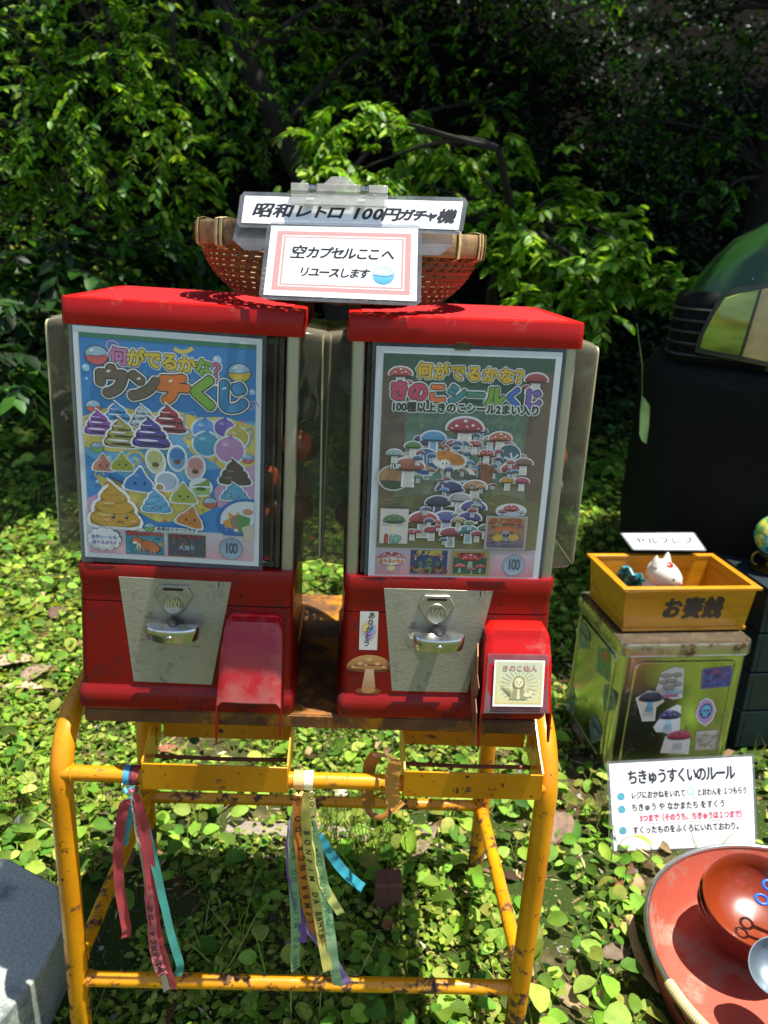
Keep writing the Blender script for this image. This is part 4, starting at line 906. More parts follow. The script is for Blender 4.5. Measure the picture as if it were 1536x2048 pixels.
# the big heap of stickers, itself in the outline of a mushroom
CAPC = ('9c3440', 'a8403c', '4f86b4', '5c4c94', 'b0703c', '3f5c8c', '8a5f48', 'b44a50', '6a8a50', '9c8c6a', '4c3c70')
for k in range(75):
    a = rr.random()*PI; r_ = math.sqrt(rr.random()); x_ = .5+.37*r_*math.cos(a); y_ = .64+.25*r_*math.sin(a); w = .045+rr.random()*.04
    shroom(PB, x_, y_, w, rr.choice(CAPC), rr.choice(('d8d0c4', 'c4b8a4', '9cb0c4')), rr.choice((None, 'e8e0d8')))
shroom(PB, .5, .87, .19, 'a42c40'); shroom(PB, .33, .82, .13, '4f8ec4', '7ab0d8', None); shroom(PB, .44, .8, .08, '8a2c3c'); shroom(PB, .56, .8, .08, 'a03040'); shroom(PB, .7, .83, .12, 'b85a3c'); shroom(PB, .63, .75, .08, 'b03c40')
PB.ell(.29, .71, .088, .08, 'ecebe6', n=36); PB.ell(.29, .71, .08, .073, '2f5fa0', n=36); PB.line([(.22, .68), (.28, .7), (.36, .66)], .014, 'c49a50'); PB.line([(.28, .75), (.285, .7)], .006, 'e6dcc8'); PB.line([(.3, .75), (.3, .7)], .006, 'e6dcc8')
PB.ell(.755, .76, .07, .064, 'e4e4de'); PB.ell(.755, .76, .063, .058, '3f6474')
for k in range(7): a = k*.9; PB.line([(.775, .73), (.775+.05*math.cos(a), .73+.045*math.sin(a))], .012, 'd8dcd4')
PB.ell(.12, .615, .09, .075, 'e8e4de'); PB.ell(.12, .615, .082, .067, 'b4825a'); PB.poly([(.045, .6), (.195, .6), (.17, .56), (.12, .548), (.07, .56)], '2f4a34'); shroom(PB, .2, .65, .17, 'a85440', 'd4ccc0', None)
PB.ell(.5, .64, .075, .045, 'e8e6e0'); PB.ell(.49, .64, .055, .035, '6a7268'); PB.ell(.55, .625, .04, .018, '4a5246'); PB.poly([(.6, .7), (.68, .7), (.67, .6), (.64, .57), (.61, .6)], '8a5238')
PB.ell(.43, .72, .1, .05, 'e8e6e0'); PB.ell(.43, .735, .085, .035, 'd08434', rot=-.25); PB.ell(.4, .7, .035, .028, 'f0ece4'); PB.ell(.39, .705, .004, .005, '20180f'); PB.ell(.41, .705, .004, .005, '20180f')
for k, (x_, y_, w, c) in enumerate(((.78, .66, .12, 'a43c48'), (.84, .7, .1, '7a5248'), (.76, .6, .08, 'd0902c'), (.84, .6, .08, 'a43c58'), (.22, .78, .09, '4f7a3c'))): shroom(PB, x_, y_, w, c, spots=None)
for k, (x_, y_, w, c, st) in enumerate(((.44, .53, .15, '3c3474', '8c8098'), (.58, .55, .13, 'a87850', 'd8c8b0'), (.38, .45, .14, '3a3c58', '565c78'), (.5, .48, .12, 'a89ca4', 'd0c8cc'), (.58, .43, .14, '4a3c84', 'd8c9a0'), (.43, .36, .15, '5a549c', 'b8b8cc'), (.56, .37, .13, '4c3480', '9c94c0'), (.3, .35, .16, 'a83440', 'c8c0b0'), (.35, .3, .09, 'b03440', 'd0c8b8'), (.46, .28, .12, '9c3444', 'a8b0a8'), (.56, .3, .11, '4a7c84', '98b8b8'), (.24, .29, .07, 'b03440', 'ccc4b4'), (.61, .29, .07, 'a83c48', 'c8c0b0'), (.66, .32, .09, '4a6a50', 'b0b0a0'), (.5, .36, .08, 'b0622c', 'd8c8b0'))): shroom(PB, x_, y_, w, c, st, None)
for k in range(44):
    a = rr.random()*2*PI; r_ = math.sqrt(rr.random()); x_ = .5+.33*r_*math.cos(a); y_ = .66+.15*r_*math.sin(a)
    if k > 26: x_, y_ = .46+rr.uniform(-.2, .2), .25+rr.random()*.26
    shroom(PB, x_, y_, .03+rr.random()*.028, rr.choice(CAPC), rr.choice(('d8d0c4', 'c4b8a4', '9cb0c4')), None)
PB.ell(.8, .435, .09, .045, 'e8e6e0'); shroom(PB, .8, .43, .09, 'b8303c', edge=False); shroom(PB, .75, .42, .05, '9c4450', edge=False); shroom(PB, .86, .42, .05, 'a8b8c4', edge=False)
# plain green-capped toadstool sticker and its lettering
PB.rect(.055, .235, .215, .44, 'd4ccc4'); shroom(PB, .135, .35, .125, '2f6a44', 'e2d4ac', 'cc7a4a', edge=False)
PB.text('1', .093, .26, .062, 'c8383c', .005, outlines=((.0085, '201c1a'),)); PB.text('UP', .145, .258, .05, '7ab8a0', .003, spacing=.95, outlines=((.0065, '201c1a'),))
shroom(PB, .12, .735, .085, '88a89c', 'dcd8cc', 'e8ecea'); PB.text('1UP', .125, .68, .036, 'd8e4dc', .002, outlines=((.0055, '2a2c2a'),))
PB.rect(.655, .215, .895, .415, 'b0a8a4'); PB.rect(.668, .227, .882, .403, '6a5a78', 'c0884c')
for k in range(30): x_, y_ = .675+rr.random()*.19, .235+rr.random()*.15; PB.ell(x_, y_, .016, .006, rr.choice(('7c4a6a', '3f6ca0', 'c8a44a', '8a4a3a', '4a3c60')))
PB.ell(.775, .32, .07, .035, 'cc6a34', a0=0, a1=180); PB.ell(.775, .3, .026, .034, '9c98a4'); PB.ell(.766, .302, .007, .011, '181418', rot=.4); PB.ell(.786, .302, .007, .011, '181418', rot=-.4)
PB.ell(.73, .285, .03, .02, 'd0aa44'); PB.ell(.82, .29, .03, .02, 'd0aa44'); PB.text('キノコ狩り', .775, .382, .037, 'c05a3c', .002, outlines=((.004, '30202c'),)); PB.text('カード', .775, .25, .034, '8c84a0', .0015)
PB.ell(.13, .125, .085, .05, 'b83238', a0=-8, a1=188); PB.ell(.13, .125, .083, .026, 'eae4dc'); PB.ell(.13, .112, .066, .022, 'c23a40', a0=180, a1=360); PB.ell(.13, .118, .07, .022, 'efe9e2'); PB.ell(.13, .078, .024, .018, 'e8d8a0')
for a, b in ((.09, .158), (.17, .155), (.13, .168), (.195, .14)): PB.ell(a, b, .008, .006, 'f4eeea')
PB.text('自作シールも', .13, .145, .0245, 'c43a40', .0015, outlines=((.003, 'f6f0ea'),)); PB.text('当たるかも!?', .13, .118, .026, 'e07a24', .0015)
PB.rect(.24, .045, .455, .19, '3c3c70', '2c3c7c'); PB.text('ダメ絶対', .348, .172, .038, 'e2c030', .0022)
for x_, y_, s_ in ((.35, .12, 1), (.3, .105, .7), (.4, .105, .7)): PB.ell(x_, y_, .018*s_, .024*s_, '6c8a5c'); PB.ell(x_-.007*s_, y_-.003, .005*s_, .007*s_, '141a14', rot=.4); PB.ell(x_+.007*s_, y_-.003, .005*s_, .007*s_, '141a14', rot=-.4); PB.poly([(x_-.022*s_, y_-.03*s_), (x_+.022*s_, y_-.03*s_), (x_+.02*s_, .05), (x_-.02*s_, .05)], '7a9468')
for x_ in (.27, .42): shroom(PB, x_, .145, .035, 'c4504a', edge=False)
for k in range(16): PB.ell(.25+rr.random()*.2, .055+rr.random()*.03, .014, .012, rr.choice(('6a4030', 'a8583c', '40281c')))
for x_, y_ in ((.275, .075), (.41, .075)): PB.ell(x_, y_, .014, .017, 'c88a64'); PB.ell(x_, y_+.01, .016, .01, '3a2418'); PB.ell(x_, y_-.006, .004, .005, '5a1414')
PB.rect(.475, .035, .7, .192, 'b8a05c'); PB.rect(.49, .05, .685, .15, '245a48'); PB.rect(.51, .148, .67, .178, 'c8483c'); PB.text('紅茶野草', .59, .163, .03, '5a1c1c', .002)
shroom(PB, .59, .125, .11, 'cc2430', 'b8c48c', 'f0d8d0', edge=False, h=1.); shroom(PB, .53, .085, .065, 'd03038', '9cb890', edge=False); shroom(PB, .65, .085, .06, 'd03038', '9cb890', edge=False); shroom(PB, .6, .07, .05, 'c02434', '88b0a0', edge=False)
coin(PB, .845, .11, .065)

def swing(o, tilt, yaw): o.rotation_euler = (0, tilt, yaw)
MC1 = empty('capsule_machine', (-.1492, .0314, HT), 'left red capsule vending machine with the blue and yellow poster', 'vending machine', 'capsule vending machines on the orange stand'); swing(MC1, math.radians(.55), .0159)
machine_body(MC1); machine_front(MC1, 0, (.0425, .1165), True)
sheet(MC1, -.1155, .0826, .176, .437, PA, (0, -.003))
MC2 = empty('capsule_machine', (.1622, .0324, HT), 'right red capsule vending machine with the dark forest mushroom poster', 'vending machine', 'capsule vending machines on the orange stand'); swing(MC2, math.radians(-.8), .0171)
machine_body(MC2); machine_front(MC2, .0, (.0395, .1225), False)
sheet(MC2, -.0965, .1055, .163, .434, PB, (0, .0))
mb = MB(); mb.box((-.004, -.0012, .4365), (.017, .0008, .008)); mb.build('sticky_tape', M['yellowed'], MC2)
# stickers on the right machine
def on_front(x0, z0, sx, sz, off=.0008):
    return lambda x, y, z: (x0+x*sx, fy(z0+y*sz)-off-z, z0+y*sz)
A1 = Art(); A1.rect(0, 0, 1, 2.1, 'ddd8cc'); A1.ell(.52, 1.1, .34, .42, 'd8a8d0'); A1.ell(.38, 1.2, .2, .25, 'e8d074'); A1.ell(.68, 1.1, .18, .22, '8cb4dc'); A1.ell(.55, .8, .2, .18, 'b090d0')
A1.ring(.52, 1.1, .4, .5, .03, 'e0a860')
for k, ch in enumerate('ありがとう'): A1.text(ch, .62-.06*k, 1.86-.38*k, .4, '1c1c20', .008, shear=.2)
A1.build('thank_you_sticker', on_front(-.1045, .0825, .0217, .0217), MC2, label='narrow white sticker with brushed lettering and a rainbow blot')
A2 = Art(); A2.ell(.5, .66, .5, .34, '9c5a2c', a0=0, a1=180, col2='cf9a5c'); A2.ell(.5, .66, .5, .1, '6b3a20'); A2.ell(.5, .68, .44, .05, 'b27a48')
A2.poly([(.42, .64), (.6, .64), (.66, .1), (.34, .1)], 'b8845c', 'd8b48c'); A2.ell(.5, .09, .28, .09, '8a4a24'); A2.ell(.5, .11, .16, .08, 'c88a50')
for x_, y_, r_ in ((.3, .78, .06), (.5, .88, .07), (.68, .78, .06), (.15, .7, .04), (.82, .7, .045), (.42, .74, .04)): A2.ell(x_, y_, r_, r_*.7, 'd8ac74')
A2.build('mushroom_sticker', on_front(-.119, .0285, .055, .048), MC2, label='cut-out sticker of a brown mushroom low on the left')
A3 = Art(); A3.rect(0, 0, 1, 1, 'f2f0e6'); A3.rect(.04, .05, .96, .96, 'd8c878', 'cfd0a0'); A3.rect(.08, .08, .92, .93, 'ddd49a', 'c4ceb0')
for k in range(24): a = k*2*PI/24; A3.line([(.5+.18*math.cos(a), .45+.2*math.sin(a)), (.5+.38*math.cos(a), .45+.36*math.sin(a))], .012, 'b4ac74')
A3.ell(.5, .5, .12, .16, '8a8458'); A3.ell(.5, .52, .09, .11, 'e6dcae'); A3.poly([(.33, .16), (.67, .16), (.6, .38), (.4, .38)], 'a09a68'); A3.poly([(.47, .16), (.53, .16), (.52, .38), (.48, .38)], 'e6dcae')
A3.ell(.46, .53, .012, .016, '5c5838'); A3.ell(.54, .53, .012, .016, '5c5838'); A3.ring(.5, .5, .035, .03, .008, '5c5838', 8, 200, 340)
for k in range(8): A3.line([(.34, .22), (.14+.03*k, .44-.012*k)], .01, '8f8a5c')
A3.ell(.68, .26, .08, .05, 'e6dfb8'); A3.ell(.74, .3, .04, .035, 'e6dfb8')
A3.text('きのこ仙人', .5, .82, .14, 'c0706a', .003)
def on_hood(x, y, z):   # lies on the sloping part of the chute
    zz = .0415+.0485*y; return (.0515+.0595*x+.001*y, -.0765+.0205*(zz-.0385)/.0455-.0022-z*.9, zz+.001+z*.45)
A3.build('gold_card_sticker', on_hood, MC2, label='square gold picture card taped on the chute')
mb = MB(); mb.add([(.042, -.0785, .034), (.1185, -.0785, .0345), (.1165, -.05, .0965), (.0455, -.05, .0965)], [(0, 1, 2, 3)]); mb.build('clear_tape', M['laminate'], MC2)
mb = MB(); cr = [(-.036, .102), (-.05, .092), (-.058, .073), (-.07, .062), (-.064, .045), (-.078, .034), (-.086, -.004), (-.074, .006), (-.055, .018), (-.04, .03), (-.03, .05)]
mb.prism(cr, lambda y, z: (.0375-.004*abs(math.sin(z*160)), y, z), lambda y, z: (.0372-.004*abs(math.sin(z*160))-.0006, y, z)); mb.build('torn_foil_card', mat('torn_foil', lin('9a6a48'), .4, .4, .4, 70, .4), MC2, label='crumpled brown foil card peeling off the chute side')

def settle(t):
    """the lower half stands nearly upright: bring every part below the window back and down in step"""
    for o in t.children_recursive:
        if o.type != 'MESH': continue
        for v in o.data.vertices:
            z = v.co.z; s_ = .024*min(1, max(0, (.168-z)/.168)); v.co.y += s_; v.co.z = z-s_*.6+.0145
settle(MC1); settle(MC2)
# ---- capsules: two-coloured balls lying in the side bins and behind the windows
def capsule(col):
    m = mat('capsule_'+col, lin(col), .25, 0, .05, coat=.5); mc = M['capclear']
    mb = MB(); mb.lathe([(.0001, -.0185)]+[(.0185*math.cos(a), .0185*math.sin(a)) for a in [(-80+10*k)*PI/180 for k in range(9)]], seg=16)
    mb.lathe([(.0178*math.cos(a), .0178*math.sin(a)) for a in [(4+10*k)*PI/180 for k in range(9)]]+[(.0001, .0178)], seg=16, mi=1)
    mb.lathe([(.0185, -.001), (.0192, 0), (.0185, .002)], seg=16)
    return mb.build('toy_capsule', [m, mc], fixn=False)
M['capclear'] = mat('capsule_clear_half', lin('c8d4d0'), .15, 0, .05, coat=.5)
rr = random.Random(12); PAL = ['d05a28', 'c03a2a', '2f9a50', '3070b8', 'd8c030', 'd8742c']
protos = {}
for T, lab, xs_first in ((MC1, 'left machine', ['d05a28', 'd8742c', '9a4a28', '3a8a6a', 'b84a2a']), (MC2, 'right machine', ['2fae50', 'd8c830', 'd8742c', 'c04030', 'a8b8b0'])):
    Rm = T.rotation_euler.to_matrix(); spots = []
    for s in (-1, 1):
        for z in (.19, .228, .266, .304, .342, .38):
            for y in (.062, .118, .168):
                if (s > 0) == (T is MC1) and rr.random() < .55: continue
                if rr.random() < (.7 if z < .3 else .35): spots.append((s*(.121+rr.uniform(-.002, .002)), y+rr.uniform(-.006, .006), z+rr.uniform(-.003, .003)))
    for z in (.19, .228, .266):
        for x in (-.08, -.04, 0, .04, .085):
            if rr.random() < .8: spots.append((x, .04+rr.uniform(0, .01), z))
    for k, q in enumerate(spots):
        c = rr.choice(xs_first)
        if c not in protos: o = protos[c] = capsule(c)
        else: o = protos[c].copy(); COL.objects.link(o)
        o.location = T.location + Rm @ (Vector(q)+Vector((0, 0, .0145))); o.rotation_euler = (rr.uniform(0, 6), rr.uniform(0, 6), 0)
        cn = {'d05a28': 'orange', 'd8742c': 'light orange', '9a4a28': 'brown', '3a8a6a': 'teal', 'b84a2a': 'rust red', '2fae50': 'bright green', 'd8c830': 'yellow', 'c04030': 'red', 'a8b8b0': 'pale grey'}[c]
        tag(o, cn+' half-clear toy capsule inside the '+lab, 'capsule', 'toy capsules inside the '+lab)
# ================================================================== BASKET AND SIGNS
BC = Vector((.014, .178, 1.0385))
BK = empty('bamboo_basket', BC, 'round woven bamboo basket resting across both machine caps', 'basket')
RT, RB, HB = .162, .122, .062        # rim radius, foot radius, height of the woven wall
def wall(t):                          # t 0 foot .. 1 rim
    return RB+(RT-RB)*(1-(1-t)**2.3), .004+HB*t
mb = MB(); n = 56
def stake_mesh(inv):
    mb = MB(); rows = []
    for i in range(13):
        t = i/12; r, z = wall(t); a = .34*(t-.5)*(1 if inv else 1); wv = .0011*math.cos(i*PI)
        c, s_ = math.cos(a), math.sin(a); hw = .0046
        e = Vector((-s_, c, 0)); p = Vector((c*(r+wv), s_*(r+wv), z)); nrm = Vector((c, s_, 0))
        rows.append([p-e*hw, p+e*hw, p+e*hw-nrm*.0009, p-e*hw-nrm*.0009])
    mb.loft(rows, smooth=False); o = mb.build('stake', M['bamboo'], BK, fixn=False); return o
st0 = stake_mesh(0)
for k in range(n):
    o = st0 if k == 0 else st0.copy()
    if k: COL.objects.link(o); o.parent = BK
    o.rotation_euler = (0, 0, 2*PI*k/n)
for j in range(11):
    t = (j+.5)/11.2; r, z = wall(t); mb = MB(); rows = []
    for k in range(n*2+1):
        a = PI*k/n; w = .0015*math.cos(k*PI/1+j*PI); rr_ = r+w; p = Vector((rr_*math.cos(a), rr_*math.sin(a), z)); nr = Vector((math.cos(a), math.sin(a), 0))
        sl = Vector((nr.x*.6, nr.y*.6, .8))*.0027
        rows.append([p-sl, p+sl, p+sl-nr*.0008, p-sl-nr*.0008])
    mb.loft(rows, smooth=False, caps=False); mb.build('weaver', M['bamboo'], BK, fixn=False)
for nm, r0, r1 in (('outer_rim_band', .1705, .1675), ('inner_rim_band', .161, .158)):
    mb = MB(); rows = []
    for k in range(65):
        a = 2*PI*k/64; c, s_ = math.cos(a), math.sin(a); wz = .0012*math.sin(a*3+1)
        rows.append([Vector((r_*c, r_*s_, z+wz)) for r_, z in ((r0-.001, .0585), (r0, .0605), (r0+.0004, .071), (r0, .0815), (r0-.001, .0835), (r1, .0825), (r1, .0595))])
    mb.loft(rows, smooth=True, caps=False); mb.build(nm, M['bamboorim'], BK, fixn=False)
for a in (-2.72, -2.42, -2.37, -.72, -.34, -.42, .5, 1.2, 1.9, 2.6, -1.9, -1.2, 3.05, -.12):
    c, s_ = math.cos(a), math.sin(a); tx = Vector((-s_, c, 0)); mb = MB()
    loop = [(r_+.004, z_) for r_, z_ in ((.1675, .057), (.1685, .071), (.1675, .0845), (.16, .0862), (.153, .0845), (.1525, .07), (.1525, .057), (.16, .0535), (.1675, .057))]
    rows = [[Vector((r_*c, r_*s_, z))+tx*(.0022*q)+Vector((c, s_, 0))*dn for q, dn in ((-1, 0), (1, 0), (1, .0008), (-1, .0008))] for r_, z in loop]
    mb.loft(rows, smooth=False, caps=False); mb.build('binding', M['rattan'], BK, fixn=False)
mb = MB(); mb.lathe([(.0001, .004), (.086, .004), (.086, .0065), (.0001, .0065)], seg=40); mb.build('basket_floor', M['bamboo'], BK)
for a in (2.9, .35, -1.57, 1.5):
    mb = MB(); r_ = .078; mb.tube([(r_*math.cos(a), r_*math.sin(a), .01), (1.02*r_*math.cos(a), 1.02*r_*math.sin(a), -.0008)], .006, 8); mb.build('foot', M['darkwood'], BK)

SN = Vector((0, -1, .44)).normalized(); SP = Vector((0, .0035, 1.112))   # plane the signs lie in (they lean back)
def sgn(px, py, off=0.): return on_plane(px, py, SP+SN*off, SN)
def quad_fn(c00, c10, c01, c11, nrm):   # bilinear: x,y in 0..1
    return lambda x, y, z=0: (c00*(1-x)+c10*x)*(1-y)+(c01*(1-x)+c11*x)*y+nrm*z
def slab(fn, poly, z0, z1, name, m, parent):
    mb = MB(); mb.prism(poly, lambda x, y: fn(x, y, z1), lambda x, y: fn(x, y, z0)); return mb.build(name, m, parent)
def chamfer(gx, gy, cx, cy): return [(-gx+cx, -gy), (1+gx-cx, -gy), (1+gx, -gy+cy), (1+gx, 1+gy-cy), (1+gx-cx, 1+gy), (-gx+cx, 1+gy), (-gx, 1+gy-cy), (-gx, -gy+cy)]
def signobj(name, label, corners, off, film_poly, art, nrm=SN, cat='sign'):
    fn0 = quad_fn(*corners, nrm); base = fn0(.5, 0); t = empty(name, base, label, cat)
    fn = lambda x, y, z=0: fn0(x, y, z)-base
    slab(fn, film_poly, -.0002, .0002, 'laminate_film', M['laminate'], t)
    pa = slab(fn, [(0, 0), (1, 0), (1, 1), (0, 1)], .0003, .0006, 'paper', M['paper'], t)
    if art: art.build('sign_print', lambda x, y, z: fn(x, y/art.asp, z+.0007), pa)
    return t
# long sign
L1 = Art(); L1.asp = .168; L1.rect(0, 0, 1, .168, 'fbfbfb')
INK = '1c1c20'
for ch, x, s_ in (('昭', .085, .098), ('和', .178, .094), ('レ', .268, .088), ('ト', .345, .084), ('ロ', .418, .088), ('1', .513, .094), ('0', .562, .094), ('0', .612, .094), ('円', .672, .088), ('ガ', .742, .076), ('チ', .806, .072), ('ャ', .862, .062), ('機', .93, .09)):
    L1.text(ch, x, .074-.004*(x-.5), s_*.96, INK, .0034, shear=.22)
signobj('long_sign', 'wide laminated white sign with brushed black lettering above the basket', [sgn(483, 446), sgn(917, 460), sgn(490, 392), sgn(926, 404)], 0, chamfer(.022, .16, .016, .16), L1)
# front sign
L2 = Art(); L2.asp = .53
L2.rect(0, 0, 1, .53, 'fbfbfb'); L2.rect(.045, .04, .955, .492, 'cf9a96'); L2.rect(.085, .072, .915, .46, 'fbfbfb'); L2.rect(.094, .08, .906, .452, 'cf9a96'); L2.rect(.108, .092, .892, .44, 'fbfbfb')
for ch, x in zip('空カプセルここへ', (.195, .292, .374, .456, .536, .622, .7, .795)): L2.text(ch, x, .325, .108 if ch == '空' else .094, INK, .0034, shear=.2)
for ch, x in zip('リユースします', (.245, .312, .378, .445, .512, .578, .643)): L2.text(ch, x, .18, .078, INK, .0028, shear=.2)
L2.ell(.775, .178, .073, .069, '7f9fb4', n=32); L2.ell(.775, .178, .069, .065, 'c4d8e4', n=32); L2.ell(.775, .178, .069, .065, '4fa4dc', n=32, a0=182, a1=358, col2='6fc0ea'); L2.line([(.706, .18), (.75, .172), (.8, .17), (.844, .186)], .006, '3a7ab0')
L2.ell(.755, .205, .03, .012, 'ffffff', rot=.3)
o2 = -.0
NS = SN
c2 = [sgn(527, 590, .006), sgn(833, 603, .006), sgn(543, 452, .006), sgn(836, 458, .006)]
signobj('empty_capsule_sign', 'laminated sign with a pink double border leaning on the basket front', c2, .01, chamfer(.03, .06, .035, .06), L2)
# clear clipboard behind, standing in the basket
cb = [sgn(462, 500, -.005), sgn(905, 512, -.005), sgn(482, 398, -.005), sgn(905, 412, -.005)]
fnb = quad_fn(*cb, SN); bs = fnb(.5, 0); CB = empty('clear_clipboard', bs, 'clear plastic clipboard leaning behind both signs in the basket', 'clipboard')
slab(lambda x, y, z=0: fnb(x, y, z)-bs, chamfer(.0, .0, .06, .2), -.001, .001, 'board', M['laminate'], CB)
# clip
M['clipclear'] = clear_mat('clip_plastic', (.8, .79, .75), .30, .12)
CLc = sgn(679, 392, .008); CLP = empty('document_clip', CLc, 'wide clear plastic clip with chrome springs biting the long sign', 'clip')
ux = (sgn(775, 372)-sgn(583, 366)).normalized(); uy = SN.cross(ux).normalized()*1.; uy = -uy if uy.z < 0 else uy
def clp(x, y, z): return ux*x+uy*y+SN*z
def cprism(poly, z0, z1, name, m): 
    mb = MB(); mb.prism(poly, lambda x, y: clp(x, y, z1), lambda x, y: clp(x, y, z0)); return mb.build(name, m, CLP, bevel=.0006)
W2 = .0475
cprism([(-W2, -.0112), (W2, -.0112), (W2, .001), (-W2, .001)], .0, .0035, 'front_jaw', M['clipclear'])
for a, b in ((-W2, -.0305), (-.0225, .0205), (.0285, W2)): cprism([(a, .0015), (b, .0015), (b, .0098), (a, .0098)], -.0035, .005, 'hinge_barrel', M['clipclear'])
cprism([(-.0165, .0102), (.0165, .0102), (.008, .0185), (-.008, .0185)], .001, .003, 'press_tab', M['clipclear'])
cprism([(-W2, -.0112), (W2, -.0112), (W2, .001), (-W2, .001)], -.0125, -.010, 'rear_jaw', M['clipclear'])
for x in (-.0265, .0245):
    mb = MB()
    for k in range(5): c = clp(x-.003+.0015*k, .0055, .001); mb.tube([c+(SN*math.cos(a)+uy*math.sin(a))*.0042 for a in [PI*2*q/12 for q in range(13)]], .0006, 5, cap=False)
    mb.build('spring', M['chrome'], CLP, fixn=False)

# ================================================================== TIN, OFFERING BOX
TY = math.radians(6); TH = .345
tc = on_z(1247, 1290, TH); tc.z = 0; ex = Vector((math.cos(TY), math.sin(TY), 0)); ey = Vector((-math.sin(TY), math.cos(TY), 0))
TW, TD = .300, .275
tcen = tc+ex*TW/2+ey*TD/2
TN = empty('square_oil_tin', tcen, 'dented square oil tin covered in mushroom stickers beneath the yellow box', 'tin', rot=(0, 0, TY))
hw, hd = TW/2-.004, TD/2-.004
mb = MB()
def tr_(z, g, r=.022): return rrect(-hw+g, hw-g, -hd+g, hd-g, r, z, 5)
mb.loft([tr_(0, 0), tr_(.006, -.001), tr_(.012, 0), tr_(.02, .0015), tr_(TH*.5, .0018), tr_(TH-.03, .0015), tr_(TH-.022, 0)], smooth=True)
mb.build('body', M['tin'], TN)
# pressed panels front and left
def frame_panel(face):
    mb = MB(); x0, x1, z0, z1 = -hw+.035, hw-.03, .045, TH-.045
    if face == 'left': x0, x1 = -hd+.03, hd-.03
    path = [(x0, z0), (x1, z0), (x1, z1), (x0, z1)]; pts = []
    for cx, cz, a0 in ((x1-.015, z1-.015, 0), (x0+.015, z1-.015, 90), (x0+.015, z0+.015, 180), (x1-.015, z0+.015, 270)):
        for k in range(5): a = math.radians(a0+22.5*k); pts.append((cx+.015*math.cos(a), cz+.015*math.sin(a)))
    pts.append(pts[0]); off = -hd+.001 if face == 'front' else -hw+.001
    P3 = [Vector((x, off, z)) if face == 'front' else Vector((off, x, z)) for x, z in pts]
    mb.tube(P3, .003, 6, cap=False); mb.build('pressed_rim', M['tin'], TN)
frame_panel('front'); frame_panel('left')
mb = MB(); mb.loft([rrect(-hw-g, hw+g, -hd-g, hd+g, .026, z, 6) for z, g in ((TH-.0275, .002), (TH-.026, .0045), (TH-.004, .0045), (TH, .003), (TH, -.002), (TH-.0025, -.006), (TH-.0025, -.02))]); mb.build('lid', M['tinlid'], TN)
mb = MB(); mb.tube([Vector((*q.xy, TH-.028)) for q in rrect(-hw-.003, hw+.003, -hd-.003, hd+.003, .026, 0, 6)]+[Vector((*rrect(-hw-.003, hw+.003, -hd-.003, hd+.003, .026, 0, 6)[0].xy, TH-.028))], .0022, 6, cap=False); mb.build('rolled_seam', M['tinlid'], TN)
def tin_loc(px, py, face='front'):
    n_ = -ey if face == 'front' else -ex; P0 = tcen-ey*(hd-.002) if face == 'front' else tcen-ex*(hw-.002)
    q = on_plane(px, py, P0, n_)-tcen; return (q.dot(ex) if face == 'front' else q.dot(ey)), q.z
def tin_sticker(pts, face, art, label, edge='ece8e2', scale=None):
    """pts: outline in photo pixels, carried onto the tin's wall; art: function(Art, cx, cz, w, h)"""
    P2 = [tin_loc(*p, face) for p in pts]; xs = [p[0] for p in P2]; zs = [p[1] for p in P2]; cx, cz = sum(xs)/len(xs), sum(zs)/len(zs); w, h = max(xs)-min(xs), max(zs)-min(zs)
    A = Art(); A.poly(P2, edge); art(A, cx, cz, w, h, [(cx+(x-cx)*.9, cz+(z-cz)*.92) for x, z in P2])
    if face == 'front': fn = lambda x, y, z: (x, -hd+.0008-z, y)
    else: fn = lambda x, y, z: (-hw+.0008-z, x, y)
    if face == 'left':   # mirror so that it faces outward
        A.f = [tuple(reversed(f)) for f in A.f]
    A.build('mushroom_sticker', fn, TN, label=label)
def a_sh(cap, stem, spots=None, bgc=None):
    def f(A, cx, cz, w, h, inner):
        if bgc: A.poly(inner, bgc)
        shroom(A, cx, cz+h*.1, w*.82, cap, stem, spots, h=min(1.6, h/w*.85), edge=False)
        for k in range(5): A.line([(cx+w*(-.12+.06*k), cz-h*.05), (cx+w*(-.15+.075*k), cz-h*.36)], w*.018, '4a6a8c')
    return f
def a_cluster(A, cx, cz, w, h, inner):
    A.poly(inner, 'e2dcd8'); A.poly([(cx-w*.25, cz-h*.42), (cx+w*.42, cz-h*.38), (cx+w*.3, cz-h*.28), (cx-w*.2, cz-h*.3)], 'b46a94')
    for k, (dx, dz, s_) in enumerate(((-.18, .28, .42), (.2, .3, .36), (-.24, .08, .36), (.02, .12, .4), (.26, .02, .34), (-.05, -.08, .4), (-.3, -.2, .26))):
        A.line([(cx+w*dx, cz+h*dz), (cx+w*dx*.3, cz-h*.3)], w*.05, 'a89cb4'); A.ell(cx+w*dx, cz+h*dz, w*s_*.5, h*.07, '4a3c44'); A.ell(cx+w*dx, cz+h*dz+h*.008, w*s_*.46, h*.058, 'b4a09c')
    for k in range(5): A.line([(cx+w*(.1+.07*k), cz-h*.3), (cx+w*(.16+.1*k), cz-h*(.14+.02*k))], w*.02, '4a94b4')
def a_pattern(cols):
    def f(A, cx, cz, w, h, inner):
        A.poly(inner, cols[0]); q = random.Random(4)
        for k in range(26): A.ell(cx+q.uniform(-.36, .36)*w, cz+q.uniform(-.3, .3)*h, w*.06, h*.07, q.choice(cols[1:]))
    return f
